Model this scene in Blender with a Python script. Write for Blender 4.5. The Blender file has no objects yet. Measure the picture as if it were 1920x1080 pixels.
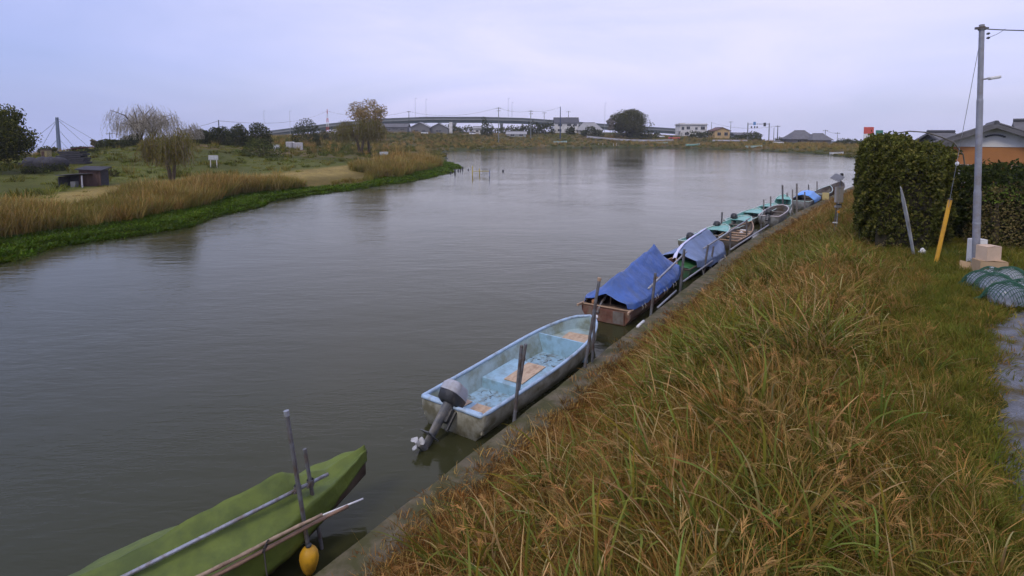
import bpy, bmesh, math, random
import numpy as np
from mathutils import Vector, Matrix

random.seed(7)
RNG = np.random.default_rng(7)
SC = bpy.context.scene
COL = SC.collection

# ------------------------------------------------------------------ camera, sky, sun, exposure
F, PITCH, Y0, H = 1050.0, math.radians(5.0), 252.0, 6.0       # focal length in photo pixels, tilt, horizon row, metres above water
YPP = Y0 + F * math.tan(PITCH)
cam_d = bpy.data.cameras.new('camera')
cam = bpy.data.objects.new('camera', cam_d); COL.objects.link(cam)
cam.location = (0, 0, H)
cam.rotation_euler = (math.radians(90) - PITCH, 0, 0)
cam_d.sensor_width = 36.0
cam_d.lens = 36.0 * F / 1920.0
cam_d.shift_y = -(540 - YPP) / 1920.0
cam_d.clip_start = 0.1
cam_d.clip_end = 9000
SC.camera = cam

SUN_EL, SUN_AZ = math.radians(48), math.radians(215)           # compass-style, clockwise from +Y
w = bpy.data.worlds.new('World'); SC.world = w; w.use_nodes = True
nt = w.node_tree; nt.nodes.clear()
def N(t, typ, **kw):
    n = t.nodes.new(typ)
    for k, v in kw.items(): setattr(n, k, v)
    return n
out = N(nt, 'ShaderNodeOutputWorld')
sky = N(nt, 'ShaderNodeTexSky', sky_type='NISHITA', sun_disc=False)
sky.sun_elevation = SUN_EL; sky.sun_rotation = SUN_AZ
sky.air_density = 1.0; sky.dust_density = 1.5
bg1 = N(nt, 'ShaderNodeBackground'); bg1.inputs[1].default_value = 0.11
nt.links.new(sky.outputs[0], bg1.inputs[0])
tc = N(nt, 'ShaderNodeTexCoord')
mp = N(nt, 'ShaderNodeMapping'); mp.inputs['Scale'].default_value = (1.1, 0.8, 4.5); mp.inputs['Rotation'].default_value = (0.12, 0.18, 0.3)
nt.links.new(tc.outputs['Generated'], mp.inputs[0])
no = N(nt, 'ShaderNodeTexNoise'); no.inputs['Scale'].default_value = 1.6; no.inputs['Detail'].default_value = 5; no.inputs['Roughness'].default_value = 0.5; no.inputs['Distortion'].default_value = 0.5
nt.links.new(mp.outputs[0], no.inputs[0])
rp = N(nt, 'ShaderNodeValToRGB')
rp.color_ramp.elements[0].position = 0.30; rp.color_ramp.elements[0].color = (0.80, 0.80, 0.80, 1)
rp.color_ramp.elements[1].position = 0.62; rp.color_ramp.elements[1].color = (0.97, 0.97, 0.97, 1)
nt.links.new(no.outputs[0], rp.inputs[0])
no2 = N(nt, 'ShaderNodeTexNoise'); no2.inputs['Scale'].default_value = 1.9; no2.inputs['Detail'].default_value = 7; no2.inputs['Roughness'].default_value = .55; no2.inputs['Distortion'].default_value = .9
nt.links.new(mp.outputs[0], no2.inputs[0])
rc = N(nt, 'ShaderNodeValToRGB')
rc.color_ramp.elements[0].position = 0.32; rc.color_ramp.elements[0].color = (0.60, 0.63, 0.93, 1)
rc.color_ramp.elements[1].position = 0.66; rc.color_ramp.elements[1].color = (0.72, 0.71, 1.0, 1)
nt.links.new(no2.outputs[0], rc.inputs[0])
bg2 = N(nt, 'ShaderNodeBackground'); bg2.inputs[1].default_value = 1.18
# overcast is thinner and bluer towards -X, dimmer low over the horizon
sx = N(nt, 'ShaderNodeSeparateXYZ'); nt.links.new(tc.outputs['Generated'], sx.inputs[0])
ml = N(nt, 'ShaderNodeMapRange', interpolation_type='SMOOTHSTEP'); nt.links.new(sx.outputs[0], ml.inputs[0])
ml.inputs['From Min'].default_value = -0.85; ml.inputs['From Max'].default_value = -0.05
m1 = N(nt, 'ShaderNodeMix', data_type='RGBA'); nt.links.new(ml.outputs[0], m1.inputs[0])
m1.inputs[6].default_value = (0.55, 0.66, 0.84, 1); m1.inputs[7].default_value = (1, 1, 1, 1)
mz = N(nt, 'ShaderNodeMapRange', interpolation_type='SMOOTHSTEP'); nt.links.new(sx.outputs[2], mz.inputs[0])
mz.inputs['From Min'].default_value = -0.01; mz.inputs['From Max'].default_value = 0.13; mz.inputs['To Min'].default_value = 0.83; mz.inputs['To Max'].default_value = 1.0
m2 = N(nt, 'ShaderNodeMix', data_type='RGBA', blend_type='MULTIPLY'); m2.inputs[0].default_value = 1
nt.links.new(m1.outputs[2], m2.inputs[6]); nt.links.new(mz.outputs[0], m2.inputs[7])
m3 = N(nt, 'ShaderNodeMix', data_type='RGBA', blend_type='MULTIPLY'); m3.inputs[0].default_value = 1
nt.links.new(rc.outputs[0], m3.inputs[6]); nt.links.new(m2.outputs[2], m3.inputs[7])
nt.links.new(m3.outputs[2], bg2.inputs[0])
mx = N(nt, 'ShaderNodeMixShader')
nt.links.new(rp.outputs[0], mx.inputs[0]); nt.links.new(bg1.outputs[0], mx.inputs[1]); nt.links.new(bg2.outputs[0], mx.inputs[2])
nt.links.new(mx.outputs[0], out.inputs[0])

sd = bpy.data.lights.new('sun', 'SUN'); sd.energy = 1.5; sd.angle = math.radians(14); sd.color = (1.0, 0.90, 0.74)
sun = bpy.data.objects.new('sun', sd); COL.objects.link(sun)
sdir = Vector((math.sin(SUN_AZ) * math.cos(SUN_EL), math.cos(SUN_AZ) * math.cos(SUN_EL), math.sin(SUN_EL)))
sun.rotation_euler = sdir.to_track_quat('Z', 'Y').to_euler()
sun.location = (0, 0, 60)

SC.view_settings.view_transform = 'Standard'; SC.view_settings.look = 'None'
SC.view_settings.exposure = 0.0; SC.view_settings.gamma = 1.0; SC.view_settings.use_curve_mapping = False
SC.render.film_transparent = False
SC.render.filter_size = 1.7
SC.cycles.use_denoising = True; SC.cycles.use_adaptive_sampling = True; SC.cycles.adaptive_threshold = 0.03
SC.cycles.max_bounces = 4; SC.cycles.diffuse_bounces = 2; SC.cycles.glossy_bounces = 2
SC.cycles.transparent_max_bounces = 4; SC.cycles.transmission_bounces = 2

# ------------------------------------------------------------------ pixel <-> world, quay frame
CP, SP = math.cos(PITCH), math.sin(PITCH)
def ray(u, v):
    x = (u - 960) / F; y = -(v - YPP) / F
    return np.array([x, CP + y * SP, -SP + y * CP])
def gp(u, v, z=0.0):                       # where the line of sight meets height z
    d = ray(u, v); return Vector(d * ((z - H) / d[2])) + Vector((0, 0, H))
def atY(u, v, Y):                          # point of that line of sight at forward distance Y
    d = ray(u, v); return Vector(d * (Y / d[1])) + Vector((0, 0, H))
QO = gp(560, 1080, .35).to_2d()
QD = Vector((0.55268, 0.83340)); QN = Vector((QD.y, -QD.x))
QANG = math.atan2(QD.y, QD.x)
_qs = [-200, 25, 29.7, 42.2, 54, 65, 72]; _qt = [0.1, 0.1, 0.27, 1.02, 2.0, 3.05, 3.8]
def qedge(s): return float(np.interp(s, _qs, _qt))
def ST(s, t, z=0.0): p = QO + QD * s + QN * t; return Vector((p.x, p.y, z))
def sss(a, b, x): k = np.clip((x - a) / (b - a), 0, 1); return k * k * (3 - 2 * k)

# ------------------------------------------------------------------ terrain function
left_px = [(0,487),(100,462),(200,447),(330,425),(440,395),(500,375),(545,368),(640,358),(700,350),(760,340),(845,322),(851,314),(838,299),(831,289),(829,284.5)]
far_px = [(1000,278),(1100,277.5),(1200,277),(1300,278.5),(1450,284),(1530,289),(1600,296)]
poly = [(-200,-180),(-100,-70),(-45,-8),(-29.5,13)] + [tuple(gp(u, v).to_2d()) for u, v in left_px + far_px] + [(86,128),(70,105),(50,80)]
for s in (68, 60, 54, 48, 42.2, 36, 30, 25, 0, -120):
    poly.append(tuple(ST(s, qedge(s)).to_2d()))
POLY = np.array(poly)
def sdist(x, y):                            # >0 on land, metres to the waterline
    x = np.asarray(x, float).ravel(); y = np.asarray(y, float).ravel()
    best = np.full(x.shape, 1e12); ins = np.zeros(x.shape, bool)
    n = len(POLY)
    for i in range(n):
        ax, ay = POLY[i]; bx, by = POLY[(i + 1) % n]
        ex, ey = bx - ax, by - ay
        k = np.clip(((x - ax) * ex + (y - ay) * ey) / (ex * ex + ey * ey), 0, 1)
        best = np.minimum(best, (ax + k * ex - x) ** 2 + (ay + k * ey - y) ** 2)
        c = (ay > y) != (by > y)
        with np.errstate(divide='ignore', invalid='ignore'):
            ins ^= c & (x < (bx - ax) * (y - ay) / (by - ay + 1e-12) + ax)
    d = np.sqrt(best); return np.where(ins, -d, d)
_sk = [(-400,310),(0,302),(60,296),(130,290),(200,281),(280,271),(360,266),(450,263),(520,259),(620,254),(740,250),(960,249),(1080,247),(1200,250),(1300,256),(1400,262),(1500,268),(1600,272),(1760,276),(1920,280),(2400,285)]
_az = []; _el = []
for u, v in _sk:
    d = ray(u, v); _az.append(math.atan2(d[0], d[1])); _el.append(d[2] / math.hypot(d[0], d[1]))
def wob(x, y):
    return (np.sin(x*.9+1.3*y*.31)+np.sin(y*.77-x*.21+1.1)+np.sin(x*2.1+y*1.7+.4)*.5+np.sin(x*.23-y*.34)*1.0)/3.0
def qst(x, y):
    px = x - QO.x; py = y - QO.y
    return px * QD.x + py * QD.y, px * QN.x + py * QN.y
def hgt(x, y, parts=False):
    x = np.asarray(x, float).ravel(); y = np.asarray(y, float).ravel()
    d = sdist(x, y); s, t = qst(x, y)
    r = np.hypot(x, y); az = np.arctan2(x, y)
    right = (t - np.interp(s, _qs, _qt) > -2.0) & (s < 74)
    wq = np.where(right, 1.0 - sss(66, 74, s), 0.0)
    # stone quay, grass slope, lane
    zq = np.where(d < .45, -1 + 1.3 * sss(.1, .45, d), .3 + 1.75 * sss(.9, 5.6, d) + .15 * sss(5.6, 9, d))
    zq = zq + .06 * wob(x * 2.3, y * 2.3) * sss(1.0, 2.0, d) * (1 - sss(4.5, 6, d) * .8)
    # natural bank
    dn = d + .55 * wob(x * .8, y * .8) * (np.abs(d) < 25) * np.clip(r / 40, 0, 3)
    zn = np.where(dn < 0, np.maximum(-1.2, dn * .35), .18 * sss(0, .5, dn) + .5 * sss(1.5, 6, dn) + .6 * sss(4, 12, dn))
    zn = zn + .07 * wob(x * .5, y * .5) * sss(3, 8, dn)
    z = zn * (1 - wq) + zq * wq
    el = np.interp(az, _az, _el)
    zs = H + np.maximum(r, 40) * el
    zs = zs + .25 * wob(x * .07, y * .07) * sss(20, 60, d)
    front = (y > -20)
    wf = sss(14, 62, d) * (1 - wq * (1 - sss(25, 80, d)))
    wf = np.where(front, wf, wf * .0)
    z = np.where(d > 0, z * (1 - wf) + zs * wf, z)
    if parts: return z, d, dn, s, t, wq
    return z
def gz(x, y): return float(hgt([x], [y])[0])
def onland(u, v, tmax=400):                 # march a line of sight onto the ground
    d = ray(u, v); k = np.geomspace(3, tmax, 4000) / d[1]
    z = hgt(d[0] * k, d[1] * k); i = np.argmax(H + d[2] * k < z)
    return Vector((d[0] * k[i], d[1] * k[i], float(z[i])))
def far(u, Y):                              # a spot on the ground in direction u, Y metres ahead
    x = (u - 960) / F * Y * 1.0; return Vector((x, Y, gz(x, Y)))

# ------------------------------------------------------------------ materials
MATS = {}
def mat(name, col, rough=.75, var=.18, scale=6., bump=.0, metal=0., dirt=None, dscale=3., damt=.5, spec=.35, stretch=None, crease=0):
    if name in MATS: return MATS[name]
    m = bpy.data.materials.new(name); m.use_nodes = True; t = m.node_tree
    b = t.nodes['Principled BSDF']
    b.inputs['Roughness'].default_value = rough; b.inputs['Metallic'].default_value = metal
    b.inputs['Specular IOR Level'].default_value = spec
    tc = N(t, 'ShaderNodeTexCoord'); mp = N(t, 'ShaderNodeMapping')
    if stretch: mp.inputs['Scale'].default_value = stretch
    t.links.new(tc.outputs['Object'], mp.inputs[0])
    n1 = N(t, 'ShaderNodeTexNoise'); n1.inputs['Scale'].default_value = scale; n1.inputs['Detail'].default_value = 6; n1.inputs['Roughness'].default_value = .6
    t.links.new(mp.outputs[0], n1.inputs[0])
    mr = N(t, 'ShaderNodeMapRange'); mr.inputs['From Min'].default_value = .25; mr.inputs['From Max'].default_value = .75
    mr.inputs['To Min'].default_value = 1 - var; mr.inputs['To Max'].default_value = 1 + var
    t.links.new(n1.outputs[0], mr.inputs[0])
    mu = N(t, 'ShaderNodeMix', data_type='RGBA', blend_type='MULTIPLY'); mu.inputs[0].default_value = 1
    mu.inputs[6].default_value = (*col, 1); t.links.new(mr.outputs[0], mu.inputs[7])
    last = mu.outputs[2]
    if dirt:
        n2 = N(t, 'ShaderNodeTexNoise'); n2.inputs['Scale'].default_value = dscale; n2.inputs['Detail'].default_value = 8; n2.inputs['Roughness'].default_value = .65
        t.links.new(mp.outputs[0], n2.inputs[0])
        r2 = N(t, 'ShaderNodeMapRange'); r2.inputs['From Min'].default_value = .62 - damt * .35; r2.inputs['From Max'].default_value = .82 - damt * .35
        t.links.new(n2.outputs[0], r2.inputs[0])
        m2 = N(t, 'ShaderNodeMix', data_type='RGBA'); m2.inputs[7].default_value = (*dirt, 1)
        t.links.new(r2.outputs[0], m2.inputs[0]); t.links.new(last, m2.inputs[6]); last = m2.outputs[2]
    t.links.new(last, b.inputs['Base Color'])
    if bump:
        bp = N(t, 'ShaderNodeBump'); bp.inputs['Strength'].default_value = bump; bp.inputs['Distance'].default_value = .02
        t.links.new(n1.outputs[0], bp.inputs['Height']); t.links.new(bp.outputs[0], b.inputs['Normal'])
    if crease:
        vo = N(t, 'ShaderNodeTexVoronoi', feature='SMOOTH_F1'); vo.inputs['Scale'].default_value = crease; vo.inputs['Smoothness'].default_value = .25
        nz = N(t, 'ShaderNodeTexNoise'); nz.inputs['Scale'].default_value = crease * .8; nz.inputs['Detail'].default_value = 4
        va = N(t, 'ShaderNodeMix', data_type='RGBA', blend_type='ADD'); va.inputs[0].default_value = .6; t.links.new(mp.outputs[0], va.inputs[6]); t.links.new(nz.outputs['Color'], va.inputs[7]); t.links.new(va.outputs[2], vo.inputs['Vector']); t.links.new(mp.outputs[0], nz.inputs['Vector'])
        b2 = N(t, 'ShaderNodeBump'); b2.inputs['Strength'].default_value = .55; b2.inputs['Distance'].default_value = .05; t.links.new(vo.outputs['Distance'], b2.inputs['Height'])
        if bump: t.links.new(bp.outputs[0], b2.inputs['Normal'])
        t.links.new(b2.outputs[0], b.inputs['Normal'])
    MATS[name] = m; return m
def colmat(name, rough=.7, trans=.25, var=.25, noise=None, spec=.2, matte=False):   # colour from the mesh's own Col attribute, varied per copy
    if name in MATS: return MATS[name]
    m = bpy.data.materials.new(name); m.use_nodes = True; t = m.node_tree
    b = t.nodes['Principled BSDF']; b.inputs['Roughness'].default_value = rough; b.inputs['Specular IOR Level'].default_value = spec
    a = N(t, 'ShaderNodeAttribute', attribute_name='Col')
    oi = N(t, 'ShaderNodeObjectInfo')
    mr = N(t, 'ShaderNodeMapRange'); mr.inputs['To Min'].default_value = 1 - var; mr.inputs['To Max'].default_value = 1 + var
    t.links.new(oi.outputs['Random'], mr.inputs[0])
    mu = N(t, 'ShaderNodeMix', data_type='RGBA', blend_type='MULTIPLY'); mu.inputs[0].default_value = 1
    t.links.new(a.outputs['Color'], mu.inputs[6]); t.links.new(mr.outputs[0], mu.inputs[7]); last = mu.outputs[2]
    if matte and var > .2:
        m9 = N(t, 'ShaderNodeMath', operation='MULTIPLY'); m9.inputs[1].default_value = 7.31; m8 = N(t, 'ShaderNodeMath', operation='FRACT'); t.links.new(oi.outputs['Random'], m9.inputs[0]); t.links.new(m9.outputs[0], m8.inputs[0])
        hm = N(t, 'ShaderNodeMix', data_type='RGBA'); hm.inputs[6].default_value = (1.12, .95, .82, 1); hm.inputs[7].default_value = (.88, 1.06, .95, 1); t.links.new(m8.outputs[0], hm.inputs[0])
        m7 = N(t, 'ShaderNodeMix', data_type='RGBA', blend_type='MULTIPLY'); m7.inputs[0].default_value = 1; t.links.new(last, m7.inputs[6]); t.links.new(hm.outputs[2], m7.inputs[7]); last = m7.outputs[2]
    if noise:
        tc = N(t, 'ShaderNodeTexCoord')
        for sc_, amt in noise:
            n1 = N(t, 'ShaderNodeTexNoise'); n1.inputs['Scale'].default_value = sc_; n1.inputs['Detail'].default_value = 6; n1.inputs['Roughness'].default_value = .65
            t.links.new(tc.outputs['Object'], n1.inputs[0])
            r1 = N(t, 'ShaderNodeMapRange'); r1.inputs['From Min'].default_value = .3; r1.inputs['From Max'].default_value = .7
            r1.inputs['To Min'].default_value = 1 - amt; r1.inputs['To Max'].default_value = 1 + amt
            t.links.new(n1.outputs[0], r1.inputs[0])
            m1 = N(t, 'ShaderNodeMix', data_type='RGBA', blend_type='MULTIPLY'); m1.inputs[0].default_value = 1
            t.links.new(last, m1.inputs[6]); t.links.new(r1.outputs[0], m1.inputs[7]); last = m1.outputs[2]
        bp = N(t, 'ShaderNodeBump'); bp.inputs['Strength'].default_value = .6; bp.inputs['Distance'].default_value = .05
        t.links.new(n1.outputs[0], bp.inputs['Height']); t.links.new(bp.outputs[0], b.inputs['Normal'])
    t.links.new(last, b.inputs['Base Color'])
    if trans:
        tr = N(t, 'ShaderNodeBsdfTranslucent'); t.links.new(last, tr.inputs[0])
        ms = N(t, 'ShaderNodeMixShader'); ms.inputs[0].default_value = trans
        o = t.nodes['Material Output']
        if matte: t.nodes.remove(b); b = N(t, 'ShaderNodeBsdfDiffuse'); t.links.new(last, b.inputs[0])
        t.links.new(b.outputs[0], ms.inputs[1]); t.links.new(tr.outputs[0], ms.inputs[2]); t.links.new(ms.outputs[0], o.inputs[0])
    MATS[name] = m; return m

# ------------------------------------------------------------------ mesh helpers
class MB:
    def __init__(s): s.v = []; s.f = []
    def add(s, vs, fs):
        o = len(s.v); s.v += [tuple(v) for v in vs]; s.f += [tuple(i + o for i in f) for f in fs]; return s
    def box(s, c, d, rz=0, M=None):
        x, y, z = d[0] / 2, d[1] / 2, d[2] / 2
        vs = [Vector((a * x, b * y, e * z)) for e in (-1, 1) for a, b in ((-1, -1), (1, -1), (1, 1), (-1, 1))]
        R = M if M is not None else Matrix.Rotation(rz, 3, 'Z')
        vs = [R @ v + Vector(c) for v in vs]
        return s.add(vs, [(3, 2, 1, 0), (4, 5, 6, 7), (0, 1, 5, 4), (1, 2, 6, 5), (2, 3, 7, 6), (3, 0, 4, 7)])
    def tube(s, pts, r, n=8, cap=True):
        pts = [Vector(p) for p in pts]; rr = r if isinstance(r, (list, tuple)) else [r] * len(pts)
        up = Vector((0, 0, 1)); rings = []
        for i, p in enumerate(pts):
            a = pts[max(i - 1, 0)]; b = pts[min(i + 1, len(pts) - 1)]
            t = (b - a).normalized(); u = t.cross(up if abs(t.z) < .95 else Vector((1, 0, 0))).normalized(); v = t.cross(u)
            rings.append([p + (u * math.cos(k * 2 * math.pi / n) + v * math.sin(k * 2 * math.pi / n)) * rr[i] for k in range(n)])
        vs = [q for g in rings for q in g]; fs = []
        for i in range(len(pts) - 1):
            for k in range(n):
                k2 = (k + 1) % n; fs.append((i * n + k, i * n + k2, (i + 1) * n + k2, (i + 1) * n + k))
        if cap: fs.append(tuple(range(n - 1, -1, -1))); fs.append(tuple((len(pts) - 1) * n + k for k in range(n)))
        return s.add(vs, fs)
    def lathe(s, c, prof, n=16, M=None):
        vs = []; fs = []
        for r, z in prof:
            for k in range(n):
                p = Vector((r * math.cos(k * 2 * math.pi / n), r * math.sin(k * 2 * math.pi / n), z))
                vs.append((M @ p if M is not None else p) + Vector(c))
        for i in range(len(prof) - 1):
            for k in range(n):
                k2 = (k + 1) % n; fs.append((i * n + k, i * n + k2, (i + 1) * n + k2, (i + 1) * n + k))
        return s.add(vs, fs)
    def grid(s, rows, close=False):
        n = len(rows[0]); vs = [p for r in rows for p in r]; fs = []
        for i in range(len(rows) - 1):
            for k in range(n - 1 + (1 if close else 0)):
                k2 = (k + 1) % n; fs.append((i * n + k, i * n + k2, (i + 1) * n + k2, (i + 1) * n + k))
        return s.add(vs, fs)
    def prism(s, poly2, y0, y1, M=None):     # x,z outline swept along y
        n = len(poly2); vs = [Vector((x, y, z)) for y in (y0, y1) for x, z in poly2]
        if M is not None: vs = [M @ v for v in vs]
        return s.add(vs, [tuple(range(n)), tuple(range(2 * n - 1, n - 1, -1))] + [(i, i + n, (i + 1) % n + n, (i + 1) % n) for i in range(n)])
    def build(s, name, m, parent=None, smooth=False, bevel=0, loc=None):
        me = bpy.data.meshes.new(name); me.from_pydata(s.v, [], s.f); me.update()
        bm = bmesh.new(); bm.from_mesh(me); bmesh.ops.recalc_face_normals(bm, faces=bm.faces); bm.to_mesh(me); bm.free()
        if smooth: me.shade_smooth()
        o = bpy.data.objects.new(name, me); COL.objects.link(o)
        if m is not None: me.materials.append(m)
        if parent is not None: o.parent = parent
        if loc is not None: o.location = loc
        if bevel:
            b = o.modifiers.new('bevel', 'BEVEL'); b.width = bevel; b.segments = 2; b.limit_method = 'ANGLE'
        return o
def tag(o, label, cat, group=None, kind=None):
    o['label'] = label; o['category'] = cat
    if group: o['group'] = group
    if kind: o['kind'] = kind
    return o
def thing(name, label, cat, loc=(0, 0, 0), rz=0, group=None):
    o = bpy.data.objects.new(name, None); COL.objects.link(o); o.empty_display_size = .2
    o.location = loc; o.rotation_euler = (0, 0, rz); return tag(o, label, cat, group)
def struct(o, label=None):
    o['kind'] = 'structure'
    if label: o['label'] = label; o['category'] = o.name.split('.')[0].replace('_', ' ')
    return o
def npmesh(name, V, Fq, m, cols=None, parent=None, smooth=False):
    V = np.asarray(V, np.float32); Fq = np.asarray(Fq, np.int32); k = Fq.shape[1]
    me = bpy.data.meshes.new(name); me.vertices.add(len(V)); me.vertices.foreach_set('co', V.ravel())
    me.loops.add(Fq.size); me.loops.foreach_set('vertex_index', Fq.ravel())
    me.polygons.add(len(Fq)); me.polygons.foreach_set('loop_start', np.arange(len(Fq), dtype=np.int32) * k)
    if cols is not None:
        a = me.attributes.new('Col', 'FLOAT_COLOR', 'POINT')
        a.data.foreach_set('color', np.hstack([cols, np.ones((len(V), 1))]).astype(np.float32).ravel())
    me.update(calc_edges=True); me.validate()
    if smooth: me.shade_smooth()
    o = bpy.data.objects.new(name, me)
    if parent != 'nolink': COL.objects.link(o)
    me.materials.append(m)
    if parent is not None and parent != 'nolink': o.parent = parent
    return o

# ------------------------------------------------------------------ terrain, water, quay
def build_terrain():
    az = np.concatenate([np.linspace(-50, 50, 640), np.linspace(50, 310, 150)[1:-1]]); az = np.radians(az)
    r = np.geomspace(1.0, 1000, 250)
    R, A = np.meshgrid(r, az, indexing='ij')
    x = (R * np.sin(A)).ravel(); y = (R * np.cos(A)).ravel()
    z, d, dn, s, t, wq = hgt(x, y, True)
    n = len(az); nr = len(r)
    i, k = np.meshgrid(np.arange(nr - 1), np.arange(n), indexing='ij'); k2 = (k + 1) % n
    Fq = np.stack([i * n + k, i * n + k2, (i + 1) * n + k2, (i + 1) * n + k], -1).reshape(-1, 4)
    c0 = np.arange(n); V = np.stack([x, y, z], 1)
    V = np.vstack([V, [[0, 0, gz(0, 0)]]])
    # colours of soil and turf
    def C(a): return np.array(a, float)[None]
    w1 = wob(x * .35, y * .35)[:, None]; w2 = wob(x * 1.1 + 5, y * 1.1)[:, None]
    slope = C((.060, .040, .020)) * (1 + .3 * w2); lawn = C((.080, .088, .022)) * (1 + .2 * w1) + C((.03, .01, .0)) * np.clip(w2, 0, 1)
    m = sss(4.8, 6.6, d + .8 * w1[:, 0])[:, None]
    cq = slope * (1 - m) + lawn * m
    fringe = C((.06, .095, .016)); reed = C((.13, .10, .03)); tan = C((.25, .19, .062)) * (1 + .12 * w2); mead = C((.088, .096, .022)) * (1 + .25 * w1)
    brown = C((.125, .09, .04)) * (1 + .25 * w2)
    a1 = sss(1.2, 2.5, dn)[:, None]; a2 = sss(6, 9, dn)[:, None]; a3 = sss(13, 16, d + 1.5 * w1[:, 0])[:, None]
    leftb = ((x < -10) & (y < 95))[:, None] * 1.0
    cl = fringe * (1 - a1) + reed * a1; cl = cl * (1 - a2) + tan * a2; cl = cl * (1 - a3) + mead * a3
    b1 = sss(1, 5, dn)[:, None]; b2 = np.clip(.5 + .9 * w1 + .3 * w2, 0, 1)
    cf = C((.05, .06, .022)) * (1 - b1) + (brown * b2 + mead * .8 * (1 - b2)) * b1
    cn = cl * leftb + cf * (1 - leftb)
    c = cn * (1 - wq[:, None]) + cq * wq[:, None]
    c = np.where((d < 0)[:, None], C((.03, .03, .02)), c)
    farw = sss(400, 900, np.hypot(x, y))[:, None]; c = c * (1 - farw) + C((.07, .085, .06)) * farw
    c = np.vstack([np.clip(c, .01, 1), c[:1]])
    o = npmesh('ground', V, Fq, colmat('ground_soil', rough=.95, trans=0, var=0, noise=((.6, .18), (5., .3), (40., .3)), spec=.1), c, smooth=True)
    return struct(o, 'soil and turf banks round the water')
build_terrain()

def build_water():
    n = len(POLY); ar = 0
    for i in range(n):
        a, b = POLY[i], POLY[(i + 1) % n]; ar += a[0] * b[1] - b[0] * a[1]
    sg = 1 if ar > 0 else -1; P2 = []
    for i in range(n):
        a, b, c = POLY[i - 1], POLY[i], POLY[(i + 1) % n]
        e1 = (b - a) / np.linalg.norm(b - a); e2 = (c - b) / np.linalg.norm(c - b)
        nn = np.array([e1[1] + e2[1], -(e1[0] + e2[0])]); nn /= max(np.linalg.norm(nn), .3)
        off = .3 if i >= n - 10 else 1.6
        P2.append(b + nn * sg * off)
    me = bpy.data.meshes.new('water'); me.from_pydata([(p[0], p[1], 0) for p in P2], [], [tuple(range(n))]); me.update()
    if me.polygons[0].normal.z < 0: me.flip_normals()
    o = bpy.data.objects.new('water', me); COL.objects.link(o); struct(o, 'calm rippled grey river water')
    m = bpy.data.materials.new('river_water'); m.use_nodes = True; t = m.node_tree; b = t.nodes['Principled BSDF']
    t.nodes.remove(b); df = N(t, 'ShaderNodeBsdfDiffuse'); df.inputs[0].default_value = (.034, .035, .014, 1)
    gl = N(t, 'ShaderNodeBsdfGlossy'); gl.inputs['Color'].default_value = (.99, .97, .85, 1); gl.inputs['Roughness'].default_value = .07
    fr = N(t, 'ShaderNodeFresnel'); fr.inputs['IOR'].default_value = 1.333; mw = N(t, 'ShaderNodeMixShader'); ow = t.nodes['Material Output']
    t.links.new(fr.outputs[0], mw.inputs[0]); t.links.new(df.outputs[0], mw.inputs[1]); t.links.new(gl.outputs[0], mw.inputs[2]); t.links.new(mw.outputs[0], ow.inputs[0])
    tc = N(t, 'ShaderNodeTexCoord')
    def wave(sc_, rz, st, dist, strength, prev):
        mp = N(t, 'ShaderNodeMapping'); mp.inputs['Rotation'].default_value = (0, 0, rz); mp.inputs['Scale'].default_value = st
        t.links.new(tc.outputs['Object'], mp.inputs[0])
        n1 = N(t, 'ShaderNodeTexNoise'); n1.inputs['Scale'].default_value = sc_; n1.inputs['Detail'].default_value = 3; n1.inputs['Roughness'].default_value = .55; n1.inputs['Distortion'].default_value = .4
        t.links.new(mp.outputs[0], n1.inputs[0])
        bp = N(t, 'ShaderNodeBump'); bp.inputs['Strength'].default_value = strength; bp.inputs['Distance'].default_value = dist
        t.links.new(n1.outputs[0], bp.inputs['Height']); ms = N(t, 'ShaderNodeMath', operation='MULTIPLY'); ms.inputs[1].default_value = strength
        t.links.new(calm.outputs[0], ms.inputs[0]); t.links.new(ms.outputs[0], bp.inputs['Strength'])
        if prev: t.links.new(prev, bp.inputs['Normal'])
        return bp.outputs[0]
    n0 = N(t, 'ShaderNodeTexNoise'); n0.inputs['Scale'].default_value = .06; n0.inputs['Detail'].default_value = 3; t.links.new(tc.outputs['Object'], n0.inputs[0])
    calm = N(t, 'ShaderNodeMapRange'); calm.inputs['From Min'].default_value = .35; calm.inputs['From Max'].default_value = .62; calm.inputs['To Min'].default_value = .45; calm.inputs['To Max'].default_value = 1.1
    t.links.new(n0.outputs[0], calm.inputs[0])
    q = wave(1.0, -.25, (.8, 2.6, 1), .12, .15, None)
    q = wave(4.0, .12, (.7, 2.2, 1), .03, .26, q)
    q = wave(.12, .4, (1, 1.6, 1), .35, .25, q)
    t.links.new(q, gl.inputs['Normal']); t.links.new(q, fr.inputs['Normal']); me.materials.append(m)
build_water()

M_CONC = mat('mossy_concrete', (.125, .105, .066), rough=.92, var=.4, scale=4.5, bump=.8, dirt=(.062, .060, .020), dscale=2.2, damt=.66)
def build_quay():
    rows = []
    S = np.concatenate([np.arange(-40, 30, .5), np.arange(30, 74, 1.0)])
    jt = [k * 2.6 + o_ for k in range(-15, 28) for o_ in (-.014, -.008, .008, .014)]; S = np.array(sorted(list(S) + jt))
    for s in S:
        cut = .03 if abs((s + 1.3) % 2.6 - 1.3) < .010 else 0.
        e = qedge(s) + cut; j = -cut + .012 * math.sin(s * 3.1) + .01 * math.sin(s * 7.7 + 1)
        rows.append([ST(s, e - .03, -1.2), ST(s, e, -.05), ST(s, e + j, .30), ST(s, e + .05 + j, .345 + j * .4), ST(s, e + .34, .352 + j * .5), ST(s, e + .62, .36), ST(s, e + .70 + 2 * j, .325), ST(s, e + .72, -.2)])
    o = MB().grid(rows).build('quay_wall', M_CONC); struct(o, 'low mossy concrete quay along the water')
build_quay()

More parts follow.
